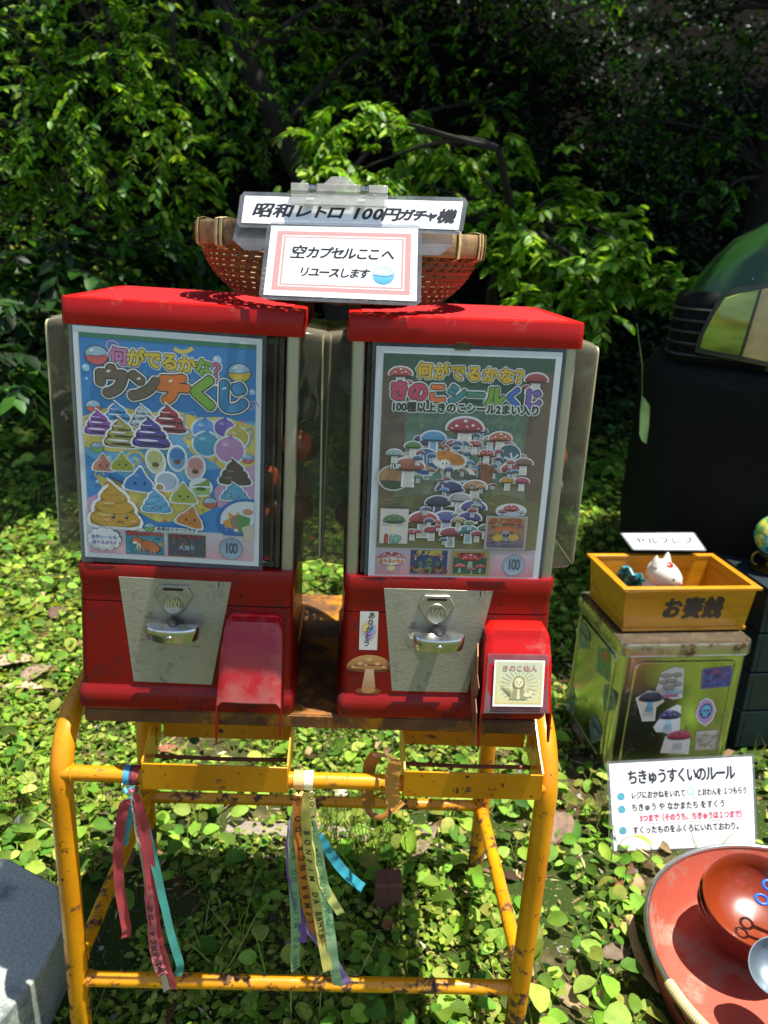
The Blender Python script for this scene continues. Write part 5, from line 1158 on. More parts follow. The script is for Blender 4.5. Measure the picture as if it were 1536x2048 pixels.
def a_skull(A, cx, cz, w, h, inner):
    A.poly(inner, 'b88cc0'); A.ell(cx, cz+h*.02, w*.3, h*.27, '2a4c8c'); A.ell(cx, cz+h*.06, w*.22, h*.16, '7ab4dc'); A.ell(cx, cz-h*.12, w*.12, h*.07, '7ab4dc')
    for e in (-1, 1): A.ell(cx+e*w*.09, cz+h*.04, w*.06, h*.045, '1a2a5c')
    A.ell(cx, cz-h*.03, w*.025, h*.025, '1a2a5c')
    for k in range(3): A.line([(cx+w*(-.05+.05*k), cz-h*.1), (cx+w*(-.05+.05*k), cz-h*.16)], w*.014, '1a2a5c')
tin_sticker([(1310, 1384), (1322, 1344), (1348, 1333), (1368, 1336), (1364, 1395), (1345, 1398), (1318, 1390)], 'front', a_cluster, 'white sticker of a pale mushroom cluster')
tin_sticker([(1405, 1338), (1464, 1331), (1464, 1372), (1401, 1378)], 'front', a_pattern(('5a4c94', '9c4c8c', '4a6cc0', '3c2c6c')), 'violet patterned rectangular sticker', '8a6cb0')
tin_sticker([(1271, 1396), (1296, 1381), (1312, 1383), (1328, 1402), (1312, 1414), (1309, 1441), (1284, 1442), (1278, 1420)], 'front', a_sh('2c2440', '6aa0c0', None, 'd4c8b8'), 'sticker of a black-capped mushroom with a blue stem')
tin_sticker([(1306, 1454), (1328, 1422), (1355, 1408), (1362, 1412), (1358, 1466), (1340, 1470), (1326, 1464), (1312, 1464)], 'front', a_sh('4a2c5c', 'b8d4e8', '6ab0e0', 'e6e2e6'), 'sticker of a purple capped mushroom cut on a slant')
tin_sticker([(1320, 1505), (1330, 1473), (1350, 1464), (1374, 1468), (1380, 1480), (1376, 1508)], 'front', a_sh('b83058', 'e4d4dc', '7a1c3c', 'e8dce0'), 'sticker of a crimson toadstool just above the rules sign')
tin_sticker([(1390, 1428), (1399, 1402), (1412, 1395), (1424, 1400), (1432, 1420), (1424, 1440), (1410, 1452), (1396, 1442)], 'front', a_skull, 'sticker of a small blue skull')
tin_sticker([(1392, 1462), (1437, 1458), (1434, 1498), (1388, 1500)], 'front', a_pattern(('c8b8b0', 'a89890', '9a8c88', 'b4a8a4')), 'faded grey rectangular sticker', 'c0b4ac')
def _sw(t): return t
for pts, a, lab in (([(1152, 1258), (1166, 1252), (1180, 1268), (1178, 1300), (1162, 1298)], a_sh('4a5c54', '8aa06a', None, '6c7c64'), 'grey-green mushroom sticker near the top of the left side'),
    ([(1196, 1292), (1222, 1296), (1220, 1366), (1192, 1342)], a_pattern(('2f7a5c', 'c85a3c', '3c8c64', 'a84a34')), 'torn red and green sticker on the left side'),
    ([(1136, 1374), (1148, 1372), (1150, 1430), (1132, 1418)], a_sh('3c4844', '6a7a54', None, '5a6a54'), 'dark narrow sticker on the left side'),
    ([(1206, 1378), (1230, 1384), (1232, 1420), (1208, 1424)], a_sh('3a5458', '6c8c7c', None, '4c6c64'), 'blue-green mushroom sticker on the left side'),
    ([(1138, 1466), (1152, 1456), (1168, 1470), (1166, 1528), (1146, 1510)], a_sh('8c4c3c', '7a6c54', 'c8b8a0', '5c5c48'), 'brown mushroom sticker low on the left side'),
    ([(1180, 1440), (1196, 1442), (1206, 1478), (1184, 1486)], a_sh('4a5c68', '7c8c84', None, '5c6c68'), 'slate coloured sticker low on the left side'),
    ([(1172, 1516), (1186, 1510), (1190, 1560), (1184, 1584), (1164, 1558)], a_sh('b4402c', '8c8c74', None, '5c5c4c'), 'orange-capped sticker near the foot of the left side')):
    tin_sticker(pts, 'left', a, lab, 'a8ac88')

# offering box on the tin
bz = TH+.0015
bfl, bfr = on_z(1245, 1262, bz), on_z(1487, 1258, bz)
bx = (bfr-bfl); BWd = bx.length; BYaw = math.atan2(bx.y, bx.x); bx.normalize(); by = Vector((-bx.y, bx.x, 0))
BH, BD = .103, .185
bcen = bfl+bx*BWd/2+by*BD/2
OB = empty('offering_box', bcen, 'yellow varnished wooden offering box with black lettering standing on the tin', 'box', rot=(0, 0, BYaw))
w2, d2 = BWd/2, BD/2; th = .007; fl = .010
def flare(z): return fl*z/BH
def board(name, m, f):
    mb = MB(); f(mb); return mb.build(name, m, OB, bevel=.0008)
def fr(mb, sy):
    a = [(-w2, .008), (w2, .008), (w2+fl, BH-.006), (-w2-fl, BH-.006)]
    mb.prism(a, lambda x, z: (x, sy*(d2+flare(z)*.4), z), lambda x, z: (x, sy*(d2+flare(z)*.4-th), z))
board('front_board', M['boxwood'], lambda mb: fr(mb, -1)); board('rear_board', M['boxwood'], lambda mb: fr(mb, 1))
for sx in (-1, 1):
    for z0, z1 in ((.008, .036), (.0366, BH-.006)):
        mb = MB(); mb.prism([(-d2+th, z0), (d2-th, z0), (d2-th+flare(z1)*.4, z1), (-d2+th-flare(z1)*.4, z1)], lambda y, z: (sx*(w2+flare(z)), y, z), lambda y, z: (sx*(w2+flare(z)-th), y, z)); mb.build('side_board', M['boxside'], OB, bevel=.0008)
mb = MB(); mb.box((0, 0, .004), (w2*2+.004, d2*2+.006, .008)); mb.build('base_board', M['boxwood'], OB, bevel=.001)
mb = MB(); mb.box((0, 0, .0095), (w2*2-.016, d2*2-.016, .003)); mb.build('inner_floor', M['boxin'], OB)
for sy in (-1, 1):
    mb = MB(); y = sy*(d2+.0035); mb.prism([(-w2-fl-.008, -.0075), (w2+fl+.008, -.0075), (w2+fl-.007, .0075), (-w2-fl+.007, .0075)], lambda x, q: (x, y-sy*q*-1*-1, BH), lambda x, q: (x, y-sy*q*-1*-1, BH-.0065)); mb.build('rim_board', M['boxwood'], OB, bevel=.0008)
for sx in (-1, 1):
    mb = MB(); x = sx*(w2+fl+.0005); mb.prism([(-d2-.0105, -.0075), (d2+.0105, -.0075), (d2-.004, .0075), (-d2+.004, .0075)], lambda yy, q: (x-sx*q, yy, BH), lambda yy, q: (x-sx*q, yy, BH-.0065)); mb.build('rim_board', M['boxside'], OB, bevel=.0008)
A4 = Art()
for ch, x, s_ in (('お', -.035, .050), ('賽', .013, .052), ('銭', .060, .052)): A4.text(ch, x, .050, s_, '2a2019', .0030, sx=.86, shear=.1)
A4.build('painted_letters', lambda x, y, z: (x-.004, -d2-flare(y)*.4-.0006-z, y), OB, mat('black_brush_paint', lin('2a2019'), .6))
# little sign in the back of the box
def box_w(x, y, z): return bcen+bx*x+by*y+Vector((0, 0, bz-bz+z))
s_n = Vector((0, -.45, 1)).normalized(); pc = box_w(.03, .06, 0); pc.z = bz+BH+.012
q0c = [on_plane(px, py, pc, s_n) for px, py in ((1268, 1098), (1408, 1099), (1246, 1068), (1386, 1067))]
L3 = Art(); L3.asp = .36; L3.rect(0, 0, 1, .36, 'f4f4f6'); L3.rect(.03, .03, .97, .33, 'c88c94'); L3.rect(.06, .05, .94, .31, 'f4f4f6'); L3.rect(.075, .062, .925, .3, 'c88c94'); L3.rect(.085, .072, .915, .29, 'f4f4f6')
L3.text('セルフレジ', .5, .18, .165, INK, .008, shear=.15)
signobj('cash_desk_sign', 'small pink-bordered sign lying across the back of the yellow box', q0c, 0, chamfer(.03, .08, .02, .05), L3, s_n)
# cat figurine in the box
FG = Vector(box_w(-.042, -.03, 0)); FG.z = bz+.011
CT = empty('cat_figurine', FG, 'white pottery cat head with a red dab peeping out of the yellow box', 'figurine', rot=(0, 0, -.95))
CT.scale = (1.15, 1.15, 1.15)
mb = MB(); prof = [(.0001, 0), (.026, 0), (.032, .014), (.034, .034), (.030, .056), (.022, .068)]
mb.lathe([(r, z) for r, z in prof]+[(.0001, .072)], (0, 0, 0), 24); mb.build('body', M['white'], CT)
mb = MB(); rows = []
hc = Vector((.006, -.004, .088))
for k in range(13):
    a = -PI/2+PI*k/12; rows.append([hc+Vector((.031*math.cos(a)*math.cos(b)+(.012*max(0, math.cos(b-0))**3*math.cos(a)**2 if True else 0), .027*math.cos(a)*math.sin(b), .027*math.sin(a)-.004*max(0, math.cos(b))**2*math.cos(a))) for b in [2*PI*q/20 for q in range(20)]])
mb.loft(rows[1:-1]); hd_ = mb.build('head', M['white'], CT)
for s_ in (-1, 1):
    mb = MB(); b0 = hc+Vector((-.006, s_*.018, .016)); mb.loft([[b0+Vector((math.cos(q*PI/4)*.0105*k, math.sin(q*PI/4)*.008*k, h)) for q in range(8)] for k, h in ((1, 0), (.75, .009), (.4, .017), (.1, .021))]); mb.build('ear', M['white'], hd_)
    mb = MB(); e = hc+Vector((.034, s_*.012, .001)); mb.lathe([(.0001, .0012), (.004, .0006), (.0052, 0)], e, 14, R_=Matrix.Rotation(PI/2, 3, 'Y') @ Matrix.Scale(.6, 3, Vector((1, 0, 0)))); mb.build('eye', M['black'], hd_)
mb = MB(); mb.lathe([(.0001, .002), (.006, .001), (.0085, -.001)], hc+Vector((.0165, -.003, .0225)), 14, R_=Matrix.Rotation(.7, 3, 'Y')); mb.build('red_mark', mat('red_glaze', lin('b8201c'), .3), hd_)
mb = MB(); mb.lathe([(.0001, .002), (.003, .001), (.0035, 0)], hc+Vector((.0425, 0, -.007)), 10, R_=Matrix.Rotation(PI/2, 3, 'Y')); mb.build('nose', mat('pink_glaze', lin('d08a84'), .4), hd_)
# crumpled blue-green packet beside it
PK = Vector(box_w(-.088, .03, 0)); PK.z = bz+.05
mb = MB(); rr = random.Random(2); nx, ny = 9, 11
vs = [Vector(((i/(nx-1)-.5)*.055+rr.uniform(-.003, .003), rr.uniform(-.006, .006)+.01*math.sin(i*1.3), (j/(ny-1)-.5)*.085+rr.uniform(-.003, .003))) for j in range(ny) for i in range(nx)]
mb.add(vs, [(j*nx+i, j*nx+i+1, (j+1)*nx+i+1, (j+1)*nx+i) for j in range(ny-1) for i in range(nx-1)], smooth=False)
pm, nt, b = new_mat('printed_foil_packet'); f = noise_of(nt, 45, 3); nt.links.new(ramp(nt, f, [(.35, lin('123c4c')), (.5, lin('2f7f8c')), (.6, lin('7fb8b8')), (.68, lin('2c8c34'))]), b.inputs['Base Color']); b.inputs['Roughness'].default_value = .25
o = mb.build('foil_packet', pm, fixn=False); o.location = PK; o.rotation_euler = (.25, .35, BYaw-.3); sm_ = o.modifiers.new('solid', 'SOLIDIFY'); sm_.thickness = .006
tag(o, 'crumpled blue-green packet stuck in the box left of the cat', 'packet')

# ================================================================== RULES SIGN
rn = Vector((.1, -1, .5)).normalized(); rp = Vector((.612, .452, .004))
def rg_(px, py): return on_plane(px, py, rp, rn)
L4 = Art(); L4.asp = .64; L4.rect(0, 0, 1, .64, 'f2f3f6', 'f6f6f8')
for k, ch in enumerate('ちきゅうすくいのルール'): L4.text(ch, .155+k*.0685, .525, .098, INK, .0045, sx=.78, sy=1.18)
def row(t_, x, y, s_, c, off=.0026, sx=.72): L4.text(t_, x, y, s_, c, off, sx=sx, align='LEFT')
row('レジにおかねをいれて', .135, .395, .060, INK, sx=.64); row('とおわんを １つもらう', .60, .395, .058, INK, sx=.60)
L4.ring(.552, .41, .022, .024, .012, '8cbce0'); L4.line([(.566, .39), (.585, .35)], .012, '9cc4e4')
row('ちきゅう や なかまたち をすくう', .135, .305, .062, INK)
row('5つまで（そのうち、ちきゅうは１つまで）', .19, .225, .058, 'c4506c', .0036, sx=.66); L4.line([(.17, .188), (.9, .188)], .005, 'c4506c')
row('すくったものをふくろにいれておわり。', .135, .14, .060, INK)
for y_ in (.395, .3, .145):
    L4.ell(.068, y_, .027, .029, '2c6c98'); L4.ell(.068, y_, .023, .025, '4a9cc8'); L4.ell(.06, y_+.005, .009, .011, '5ca86c'); L4.ell(.078, y_-.008, .006, .007, '5ca86c')
signobj('rules_sign', 'laminated rules sign with bold handwritten lettering leaning on the tin', [rg_(1228, 1702), rg_(1510, 1690), rg_(1218, 1528), rg_(1503, 1513)], 0, chamfer(.018, .03, .012, .015), L4, rn)

# ================================================================== BASIN, BOWLS, SCOOPS
BN = empty('red_basin', (.788, .107, .002), 'large shallow red basin with a silver rim at the lower right', 'basin')
mb = MB(); mb.lathe([(.0001, .004), (.20, .004), (.212, .007), (.222, .014), (.2475, .086), (.2525, .086), (.2275, .010), (.215, 0), (.0001, 0)], seg=96); mb.build('bowl_wall', M['basinred'], BN)
mb = MB(); ring = [(.2505*math.cos(2*PI*k/96), .2505*math.sin(2*PI*k/96), .0885) for k in range(97)]; mb.tube(ring, .0042, 10, cap=False); mb.build('metal_rim', M['silver'], BN)
for a0, a1 in ((3.33, 3.68), (.2, .55)):
    mb = MB(); nn = 24
    for k in range(nn):
        a = a0+(a1-a0)*k/(nn-1); c = Vector((.2505*math.cos(a), .2505*math.sin(a), .0885)); rd = Vector((math.cos(a), math.sin(a), 0))
        mb.tube([c+(rd*math.cos(q*PI/5)+Vector((0, 0, math.sin(q*PI/5))))*.0062 for q in range(11)], .0022, 5, cap=False)
    mb.build('wicker_grip', M['rattan'], BN, fixn=False)
    am = (a0+a1)/2; mb = MB(); pts = []
    for k in range(20):
        q = 2*PI*k/20; a = am+.14*math.cos(q); z = .058+.010*math.sin(q); r_ = .2525+(z-.086)*.33+.0005; pts.append(Vector((r_*math.cos(a), r_*math.sin(a), z)))
    mb.add(pts, [tuple(range(20))]); mb.build('grip_slot', M['slot'], BN)
def bowl(loc, tilt, label, rim_r=.094, grp='lacquer bowls stacked in the basin'):
    t = empty('lacquer_bowl', loc, label, 'bowl', grp); t.rotation_euler = tilt
    mb = MB(); prof_o = [(.0001, .004), (.036, .004), (.036, -.006), (.040, -.006), (.041, .006), (.058, .014), (.076, .030), (.088, .052), (.0935, .074)]
    mb.lathe(prof_o, seg=64); mb.build('outer_wall', M['lacquer_out'], t)
    mb = MB(); mb.lathe([(.0935, .074), (.0925, .0755), (.0905, .074), (.085, .053), (.073, .033), (.055, .018), (.03, .0115), (.0001, .010)], seg=64); mb.build('inner_wall', M['lacquer_in'], t, fixn=False)
    t.scale = (.93, .93, .93)
    return t
b0 = Vector((.745, .218, .012))
bowl(b0, (.06, -.05, 0), 'lowest lacquer bowl of the stack in the basin')
bowl(b0+Vector((-.003, -.006, .026)), (.12, -.09, 0), 'middle lacquer bowl of the stack in the basin')
bowl(b0+Vector((-.005, -.016, .050)), (.22, -.13, 0), 'top lacquer bowl of the stack, open and shining orange inside')
bowl(Vector((.90, .06, .012)), (0, 0, 0), 'separate lacquer bowl at the right edge of the basin', grp='lacquer bowls stacked in the basin')
def scoop(loc, yaw, tilt, label):
    t = empty('blue_scoop', loc, label, 'scoop', 'blue scooping rings with loop handles'); t.rotation_euler = (tilt, 0, yaw)
    mb = MB(); mb.tube([(.042*math.cos(a), .042*math.sin(a), 0) for a in [2*PI*k/40 for k in range(41)]], .0026, 8, cap=False); mb.build('hoop', M['blue'], t)
    mb = MB(); mb.tube([(-.042, 0, 0), (-.07, 0, .001), (-.098, 0, 0)], [.0045, .0032, .004], 8); mb.build('handle', M['blue'], t)
    mb = MB(); mb.tube([(-.108+.0095*math.cos(a), .0095*math.sin(a), 0) for a in [2*PI*k/24 for k in range(25)]], .0024, 8, cap=False); mb.build('handle_loop', M['blue'], t)
    mb = MB(); mb.lathe([(.0001, .0004), (.041, .0004)], seg=32); mb.build('scoop_film', M['laminate'], t)
s1 = on_z(1524, 1786, .150); s2 = on_z(1541, 1768, .155)
scoop(s1+Vector((.095, -.055, -.012)), math.radians(-30), .1, 'blue scoop whose loop handle hangs over the top bowl')
scoop(s2+Vector((.09, -.058, -.004)), math.radians(-33), .2, 'second blue scoop lying just behind the first')
pc = on_z(1558, 1935, .125)
PT = empty('metal_ladle', pc, 'grey metal ladle poking in at the lower right edge', 'ladle'); PT.rotation_euler = (.5, -.45, 0)
mb = MB(); mb.lathe([(.0001, -.022), (.02, -.02), (.034, -.010), (.040, .004), (.0415, .004), (.036, -.012), (.021, -.0225), (.0001, -.0245)], seg=40); mb.build('pan', M['greypan'], PT)
mb = MB(); mb.tube([(.04, 0, .003), (.09, 0, .01), (.18, 0, .012)], .0035, 8, flat=.5); mb.build('handle', M['greypan'], PT)

# ================================================================== GLOBE LAMP, TEAL CRATE
cr = empty('dark_crate', (1.115, .93, 0), 'dark teal painted crate standing behind the tin at the right edge', 'crate', rot=(0, 0, .12))
for k in range(4):
    z0 = .005+k*.102
    for y in (-.11, .11):
        mb = MB(); mb.box((0, y, z0+.049), (.26, .012, .098)); mb.build('side_slat', M['teal'], cr, bevel=.002)
    for x in (-.136, .136):
        mb = MB(); mb.box((x, 0, z0+.049), (.012, .232, .098)); mb.build('end_slat', M['teal'], cr, bevel=.002)
mb = MB(); mb.box((0, 0, .418), (.29, .24, .012)); mb.build('top_board', M['teal'], cr, bevel=.002)
gb = Vector((1.04, .905, .4245)); GL = empty('glass_globe', gb, 'small blue and green glass globe on a brass stand at the right edge', 'globe')
m, nt, b = new_mat('globe_glass'); f = noise_of(nt, 18, 4); nt.links.new(ramp(nt, f, [(.42, lin('1a7fb4')), (.5, lin('5fc4d8')), (.56, lin('3c9a4c')), (.64, lin('d8cc50'))]), b.inputs['Base Color']); b.inputs['Roughness'].default_value = .06; b.inputs['Coat Weight'].default_value = 1
mb = MB(); mb.lathe([(.0001, -.05)]+[(.05*math.cos(a), .05*math.sin(a)) for a in [(-80+10*k)*PI/180 for k in range(17)]]+[(.0001, .05)], (0, 0, .088), 40); mb.build('ball', m, GL)
mb = MB(); mb.lathe([(.0001, 0), (.04, 0), (.042, .004), (.03, .008), (.012, .014), (.010, .022), (.02, .03), (.034, .042), (.030, .045), (.016, .034), (.0001, .032)], seg=32); mb.build('stand', M['brass'], GL)
for s_ in (-1, 1):
    mb = MB(); mb.tube([(s_*(.036+.012*math.sin(a)), 0, .03-.016*math.cos(a)) for a in [PI*k/10-.2 for k in range(13)]], .0032, 8); mb.build('curled_arm', M['brass'], GL)

# ================================================================== CAR
CO = Vector((1.9, 1.85, 0)); CPV = Vector((.83, 1.12, 0)); CRm = Matrix.Rotation(-.42, 3, 'Z'); CLOC = CPV+CRm @ (CO-CPV); CRi = CRm.inverted()
CR = empty('green_car', CLOC, 'dark green car parked behind the crate with its headlamp towards the stand', 'car', rot=(0, 0, -.42))
def to_car(v): return CRi @ (v-CLOC)
def sec(x, y0, y1, zs):      # closed section across the car: list of (y,z)
    (zb, zs_, zt) = zs; m_ = (y0+y1)/2; h = (y1-y0)/2
    pts = []
    for y_, z_ in ((-1, zb), (-1.0, (zb+zs_)/2), (-1, zs_), (-.97, zs_+(zt-zs_)*.45), (-.86, zs_+(zt-zs_)*.78), (-.6, zt-.012), (-.25, zt), (.25, zt), (.6, zt-.012), (.86, zs_+(zt-zs_)*.78), (.97, zs_+(zt-zs_)*.45), (1, zs_), (1, (zb+zs_)/2), (1, zb)):
        pts.append(Vector((x, m_+y_*h, z_))-CO)
    return pts
stn = [(.80, 1.24, 2.52, (.88, .96, 1.04)), (.835, 1.17, 2.58, (.87, .99, 1.105)), (.90, 1.135, 2.61, (.86, 1.03, 1.185)), (1.0, 1.115, 2.63, (.86, 1.06, 1.245)), (1.2, 1.10, 2.64, (.86, 1.09, 1.29)), (1.6, 1.095, 2.65, (.86, 1.11, 1.33)), (1.95, 1.095, 2.65, (.86, 1.12, 1.36))]
mb = MB(); mb.loft([sec(*s_) for s_ in stn]); mb.build('bonnet', M['carpaint'], CR, fixn=True)
stn = [(1.93, 1.095, 2.65, (.5, 1.12, 1.36)), (2.3, 1.09, 2.65, (.5, 1.12, 1.40)), (2.7, 1.12, 2.6, (.5, 1.2, 1.86)), (4.6, 1.12, 2.6, (.5, 1.2, 1.92)), (4.9, 1.16, 2.56, (.5, 1.1, 1.5))]
mb = MB(); mb.loft([sec(*s_) for s_ in stn]); mb.build('cabin', M['carpaint'], CR)
mb = MB(); mb.prism([(2.34, 1.18), (2.34, 2.55), (2.68, 2.48), (2.68, 1.24)], lambda x, y: Vector((x, y, 1.40+(x-2.34)*1.3+.012))-CO, lambda x, y: Vector((x, y, 1.39+(x-2.34)*1.3))-CO); mb.build('windscreen', M['black'], CR)
# lower black cladding: bumper wrapping the nose and along the side
def lower(x, y0, y1, z0, z1, r): return [Vector((x, q.x, q.y))-CO for q in rrect(y0, y1, z0, z1, r, 0)]
mb = MB(); mb.loft([lower(.725, 1.3, 2.45, .42, .84, .05), lower(.745, 1.2, 2.55, .36, .865, .06), lower(.80, 1.12, 2.63, .32, .875, .06), lower(.9, 1.075, 2.67, .3, .878, .05), lower(1.25, 1.06, 2.69, .3, .872, .05)]); mb.build('bumper', M['carblack'], CR)
mb = MB(); mb.loft([lower(1.26, 1.10, 2.65, .78, .868, .03), lower(1.95, 1.10, 2.65, .78, .868, .03)]); mb.build('wheel_arch', M['carblack'], CR)
mb = MB(); mb.loft([lower(1.96, 1.08, 2.67, .28, .52, .03), lower(4.85, 1.08, 2.67, .28, .52, .03)]); mb.build('sill', M['carblack'], CR)
for x in (1.6, 4.1):
    for y, s_ in ((1.2, -1), (2.55, 1)):
        mb = MB(); mb.lathe([(.0001, 0), (.2, 0), (.21, .02), (.335, .015), (.35, .04), (.35, .17), (.33, .2), (.0001, .2)], Vector((x, y+.1*s_*-1+.0, .35))-CO, 40, R_=Matrix.Rotation(PI/2*s_*-1, 3, 'X')); mb.build('wheel', M['carblack'], CR)
# black grille block with bars round the near corner of the nose
mb = MB(); mb.loft([lower(.79, 1.22, 2.54, .86, 1.03, .03), lower(.82, 1.145, 2.61, .86, 1.045, .04), lower(.90, 1.118, 2.63, .86, 1.045, .03), lower(1.02, 1.112, 2.64, .86, 1.045, .02)]); mb.build('grille', M['carblack'], CR)
for k in range(5):
    z = .895+.027*k; mb = MB(); pts = [Vector((.99-.0*k, 1.108, z)), Vector((.93, 1.109, z)), Vector((.885, 1.113, z)), Vector((.845, 1.122, z)), Vector((.815, 1.142, z)), Vector((.795, 1.18, z)), Vector((.785, 1.24, z)), Vector((.783, 1.9, z))]
    mb.tube([p-CO for p in pts], .0055, 6, flat=.6); mb.build('grille_bar', mat('grille_bar_plastic', (.03, .035, .03), .35) if k == 0 else bpy.data.materials['grille_bar_plastic'], CR)
# headlamp on the near corner
hl = [(1395, 700), (1402, 672), (1424, 628), (1446, 592), (1480, 580), (1536, 570), (1620, 566), (1640, 740), (1536, 728), (1470, 715), (1420, 706)]
_hn = CRm @ Vector((-.10, -1, .05)).normalized()
def hp(px, py, off=0.): return to_car(on_plane(px, py, Vector((.95, 1.045, 1))+_hn*off, _hn))
m, nt, b = new_mat('headlamp_lens'); f = noise_of(nt, 5, 2, vec_scale=(1, 1, 3)); nt.links.new(ramp(nt, f, [(.35, lin('3f5418')), (.5, lin('7f9830')), (.62, lin('a4b84a'))]), b.inputs['Base Color']); b.inputs['Roughness'].default_value = .08; b.inputs['Coat Weight'].default_value = 1
mf = mat('lamp_frame', lin('1c2a10'), .3, 0, .1, coat=.5)
mb = MB(); cx_, cy_ = 1510, 652
mb.prism([(cx_+(x-cx_)*1.05, cy_+(y-cy_)*1.08) for x, y in hl], lambda x, y: hp(x, y, .006), lambda x, y: hp(x, y, -.04)); HL = mb.build('headlamp', mf, CR, bevel=.002)
def lens(pts, m_, name, off=.010):
    mb = MB(); mb.prism(pts, lambda x, y: hp(x, y, off), lambda x, y: hp(x, y, off-.006)); return mb.build(name, m_, HL, bevel=.002)
lens([(1400, 695), (1408, 668), (1428, 630), (1450, 596), (1482, 586), (1519, 579), (1478, 711), (1430, 703)], m, 'side_lens')
lens([(1524, 578), (1640, 570), (1638, 735), (1536, 724), (1484, 713)], mat('amber_lens', lin('b09a5c'), .12, 0, .2, 30, .1, coat=1.), 'main_lens')
mb = MB(); mb.tube([to_car(on_plane(px, py, Vector((.95, 1.075+q*.03, 1)), _hn)) for px, py, q in ((1505, 560, 0), (1519, 528, 1), (1536, 497, 2), (1560, 455, 4))], .002, 6); mb.build('bonnet_seam', M['silver'], CR)
# green tape hanging from a twig
tp = [at_t(px, py, 2.0) for px, py in ((1284, 790), (1292, 800), (1300, 812), (1298, 850), (1293, 888), (1284, 882), (1279, 870), (1280, 830))]
mb = MB(); n_ = len(tp); off = Vector((0, .004, 0)); mb.add(tp+[p+off for p in tp], [tuple(range(n_)), tuple(range(2*n_-1, n_-1, -1))]+[(i, i+n_, (i+1) % n_+n_, (i+1) % n_) for i in range(n_)])
mb.tube([tp[0], tp[0]+Vector((-.01, .0, .07)), tp[0]+Vector((-.03, .03, .17))], .0012, 5)
o = mb.build('hanging_leaf', mat('long_green_leaf', lin('4c6a30'), .5, 0, .2, 40), None); tag(o, 'long flat green leaf hanging on a thin stalk left of the car', 'leaf')

# ================================================================== STONE, PEG, PLANK
def pblock(name, poly, z0, z1, m, label, cat, bev=.012, top_in=.006):
    c = Vector((sum(p[0] for p in poly)/len(poly), sum(p[1] for p in poly)/len(poly), z0)); mb = MB()
    mb.prism(poly, lambda x, y: (c.x+(x-c.x)*(1-top_in)-c.x, c.y+(y-c.y)*(1-top_in)-c.y, z1-z0), lambda x, y: (x-c.x, y-c.y, 0)); o = mb.build(name, m, None, bevel=bev, seg=3); o.location = c; return tag(o, label, cat)
pblock('stone_block', [(-.90, -.13), (-.44, -.10), (-.392, -.03), (-.366, .05), (-.362, .125), (-.40, .205), (-.50, .262), (-.92, .34)], -.01, .108, M['stone'], 'low grey granite block with a blunt corner at the lower left', 'stone block', .005)
pblock('wooden_peg', [(.108, .262), (.158, .265), (.156, .305), (.110, .303)], -.01, .068, M['darkwood'], 'short dark square wooden peg in the shade under the stand', 'peg', .004)
pl0, pl1 = on_z(452, 1664), on_z(752, 1680)
mb = MB(); d_ = (pl1-pl0).normalized(); nn_ = Vector((-d_.y, d_.x, 0)); cc = (pl0+pl1)/2
mb.box((0, 0, .008), ((pl1-pl0).length, .036, .014)); o = mb.build('flat_plank', M['greywood'], None, bevel=.003); o.location = cc; o.rotation_euler = (.03, 0, math.atan2(d_.y, d_.x)); tag(o, 'grey weathered plank lying on the ground behind the stand', 'plank')
# shiny pebble / white bits
for px, py, s_, lab in ((42, 1642, .013, 'white puffy mushroom cap among weeds left of the stand'), (640, 1870, .011, 'pale pebble shining in the shade under the stand')):
    p = on_z(px, py, .012); mb = MB(); mb.lathe([(.0001, -.3), (.9, -.25), (1, .1), (.75, .5), (.4, .75), (.0001, .85)], seg=14); mb.v = [(x*s_, y*s_, z*s_) for x, y, z in mb.v]
    o = mb.build('white_mushroom' if s_ > .012 else 'pale_pebble', M['white']); o.location = p; tag(o, lab, 'mushroom' if s_ > .012 else 'pebble')

# ================================================================== FALLEN LEAVES AND BARK
def dry(px, py, ln, wd, ang, col, label, name='fallen_leaf', cat='leaf', h=.03, kind='oval', curl_=.3, roll=0.2):
    p = on_z(px, py, h); a = math.radians(ang); mb = MB(); rows = []; rr = random.Random(px)
    for i in range(13):
        t = i/12; w = wd*math.sin(PI*min(1, t*1.02+.01))**.65*(1-.25*t); z = -curl_*ln*(t-.5)**2+rr.uniform(-.001, .001); s_ = (t-.5)*ln
        rows.append([Vector((s_, w*q, z+abs(q)*w*roll+(.0015*math.sin(i*1.9+q*3)))) for q in (-1, -.5, 0, .5, 1)])
    vs = [v for r_ in rows for v in r_]; mb.add(vs, [(i*5+j, i*5+j+1, (i+1)*5+j+1, (i+1)*5+j) for i in range(12) for j in range(4)], smooth=True)
    mb.tube([rows[0][2], rows[0][2]+Vector((-ln*.18, .003, -.004))], .0009, 4)
    o = mb.build(name, mat('dry_leaf_'+col, lin(col), .75, 0, .3, 60, .5), None, fixn=False); o.location = p; o.rotation_euler = (rr.uniform(-.25, .25), rr.uniform(-.25, .25), a)
    sm_ = o.modifiers.new('solid', 'SOLIDIFY'); sm_.thickness = .0006; tag(o, label, cat); return o
dry(1118, 1650, .10, .034, 65, '7a6250', 'large brown leaf standing up between the tin and the right leg', h=.035, roll=.4)
dry(845, 1680, .12, .026, 60, '7d6a58', 'long curled brown leaf in the sun under the right machine', h=.018)
dry(800, 1745, .06, .016, 35, 'a89880', 'small pale leaf just behind the wooden peg', h=.012)
dry(1078, 1985, .055, .012, 100, '7c3a26', 'rusty red curled leaf by the foot of the right front leg', h=.014)
dry(985, 1880, .05, .02, 30, '5c4c3c', 'small dark brown leaf on bare soil beside the diagonal rail', h=.006)
dry(1235, 1905, .06, .018, 15, '6b5a48', 'flat dull brown leaf on bare earth left of the basin', h=.006)
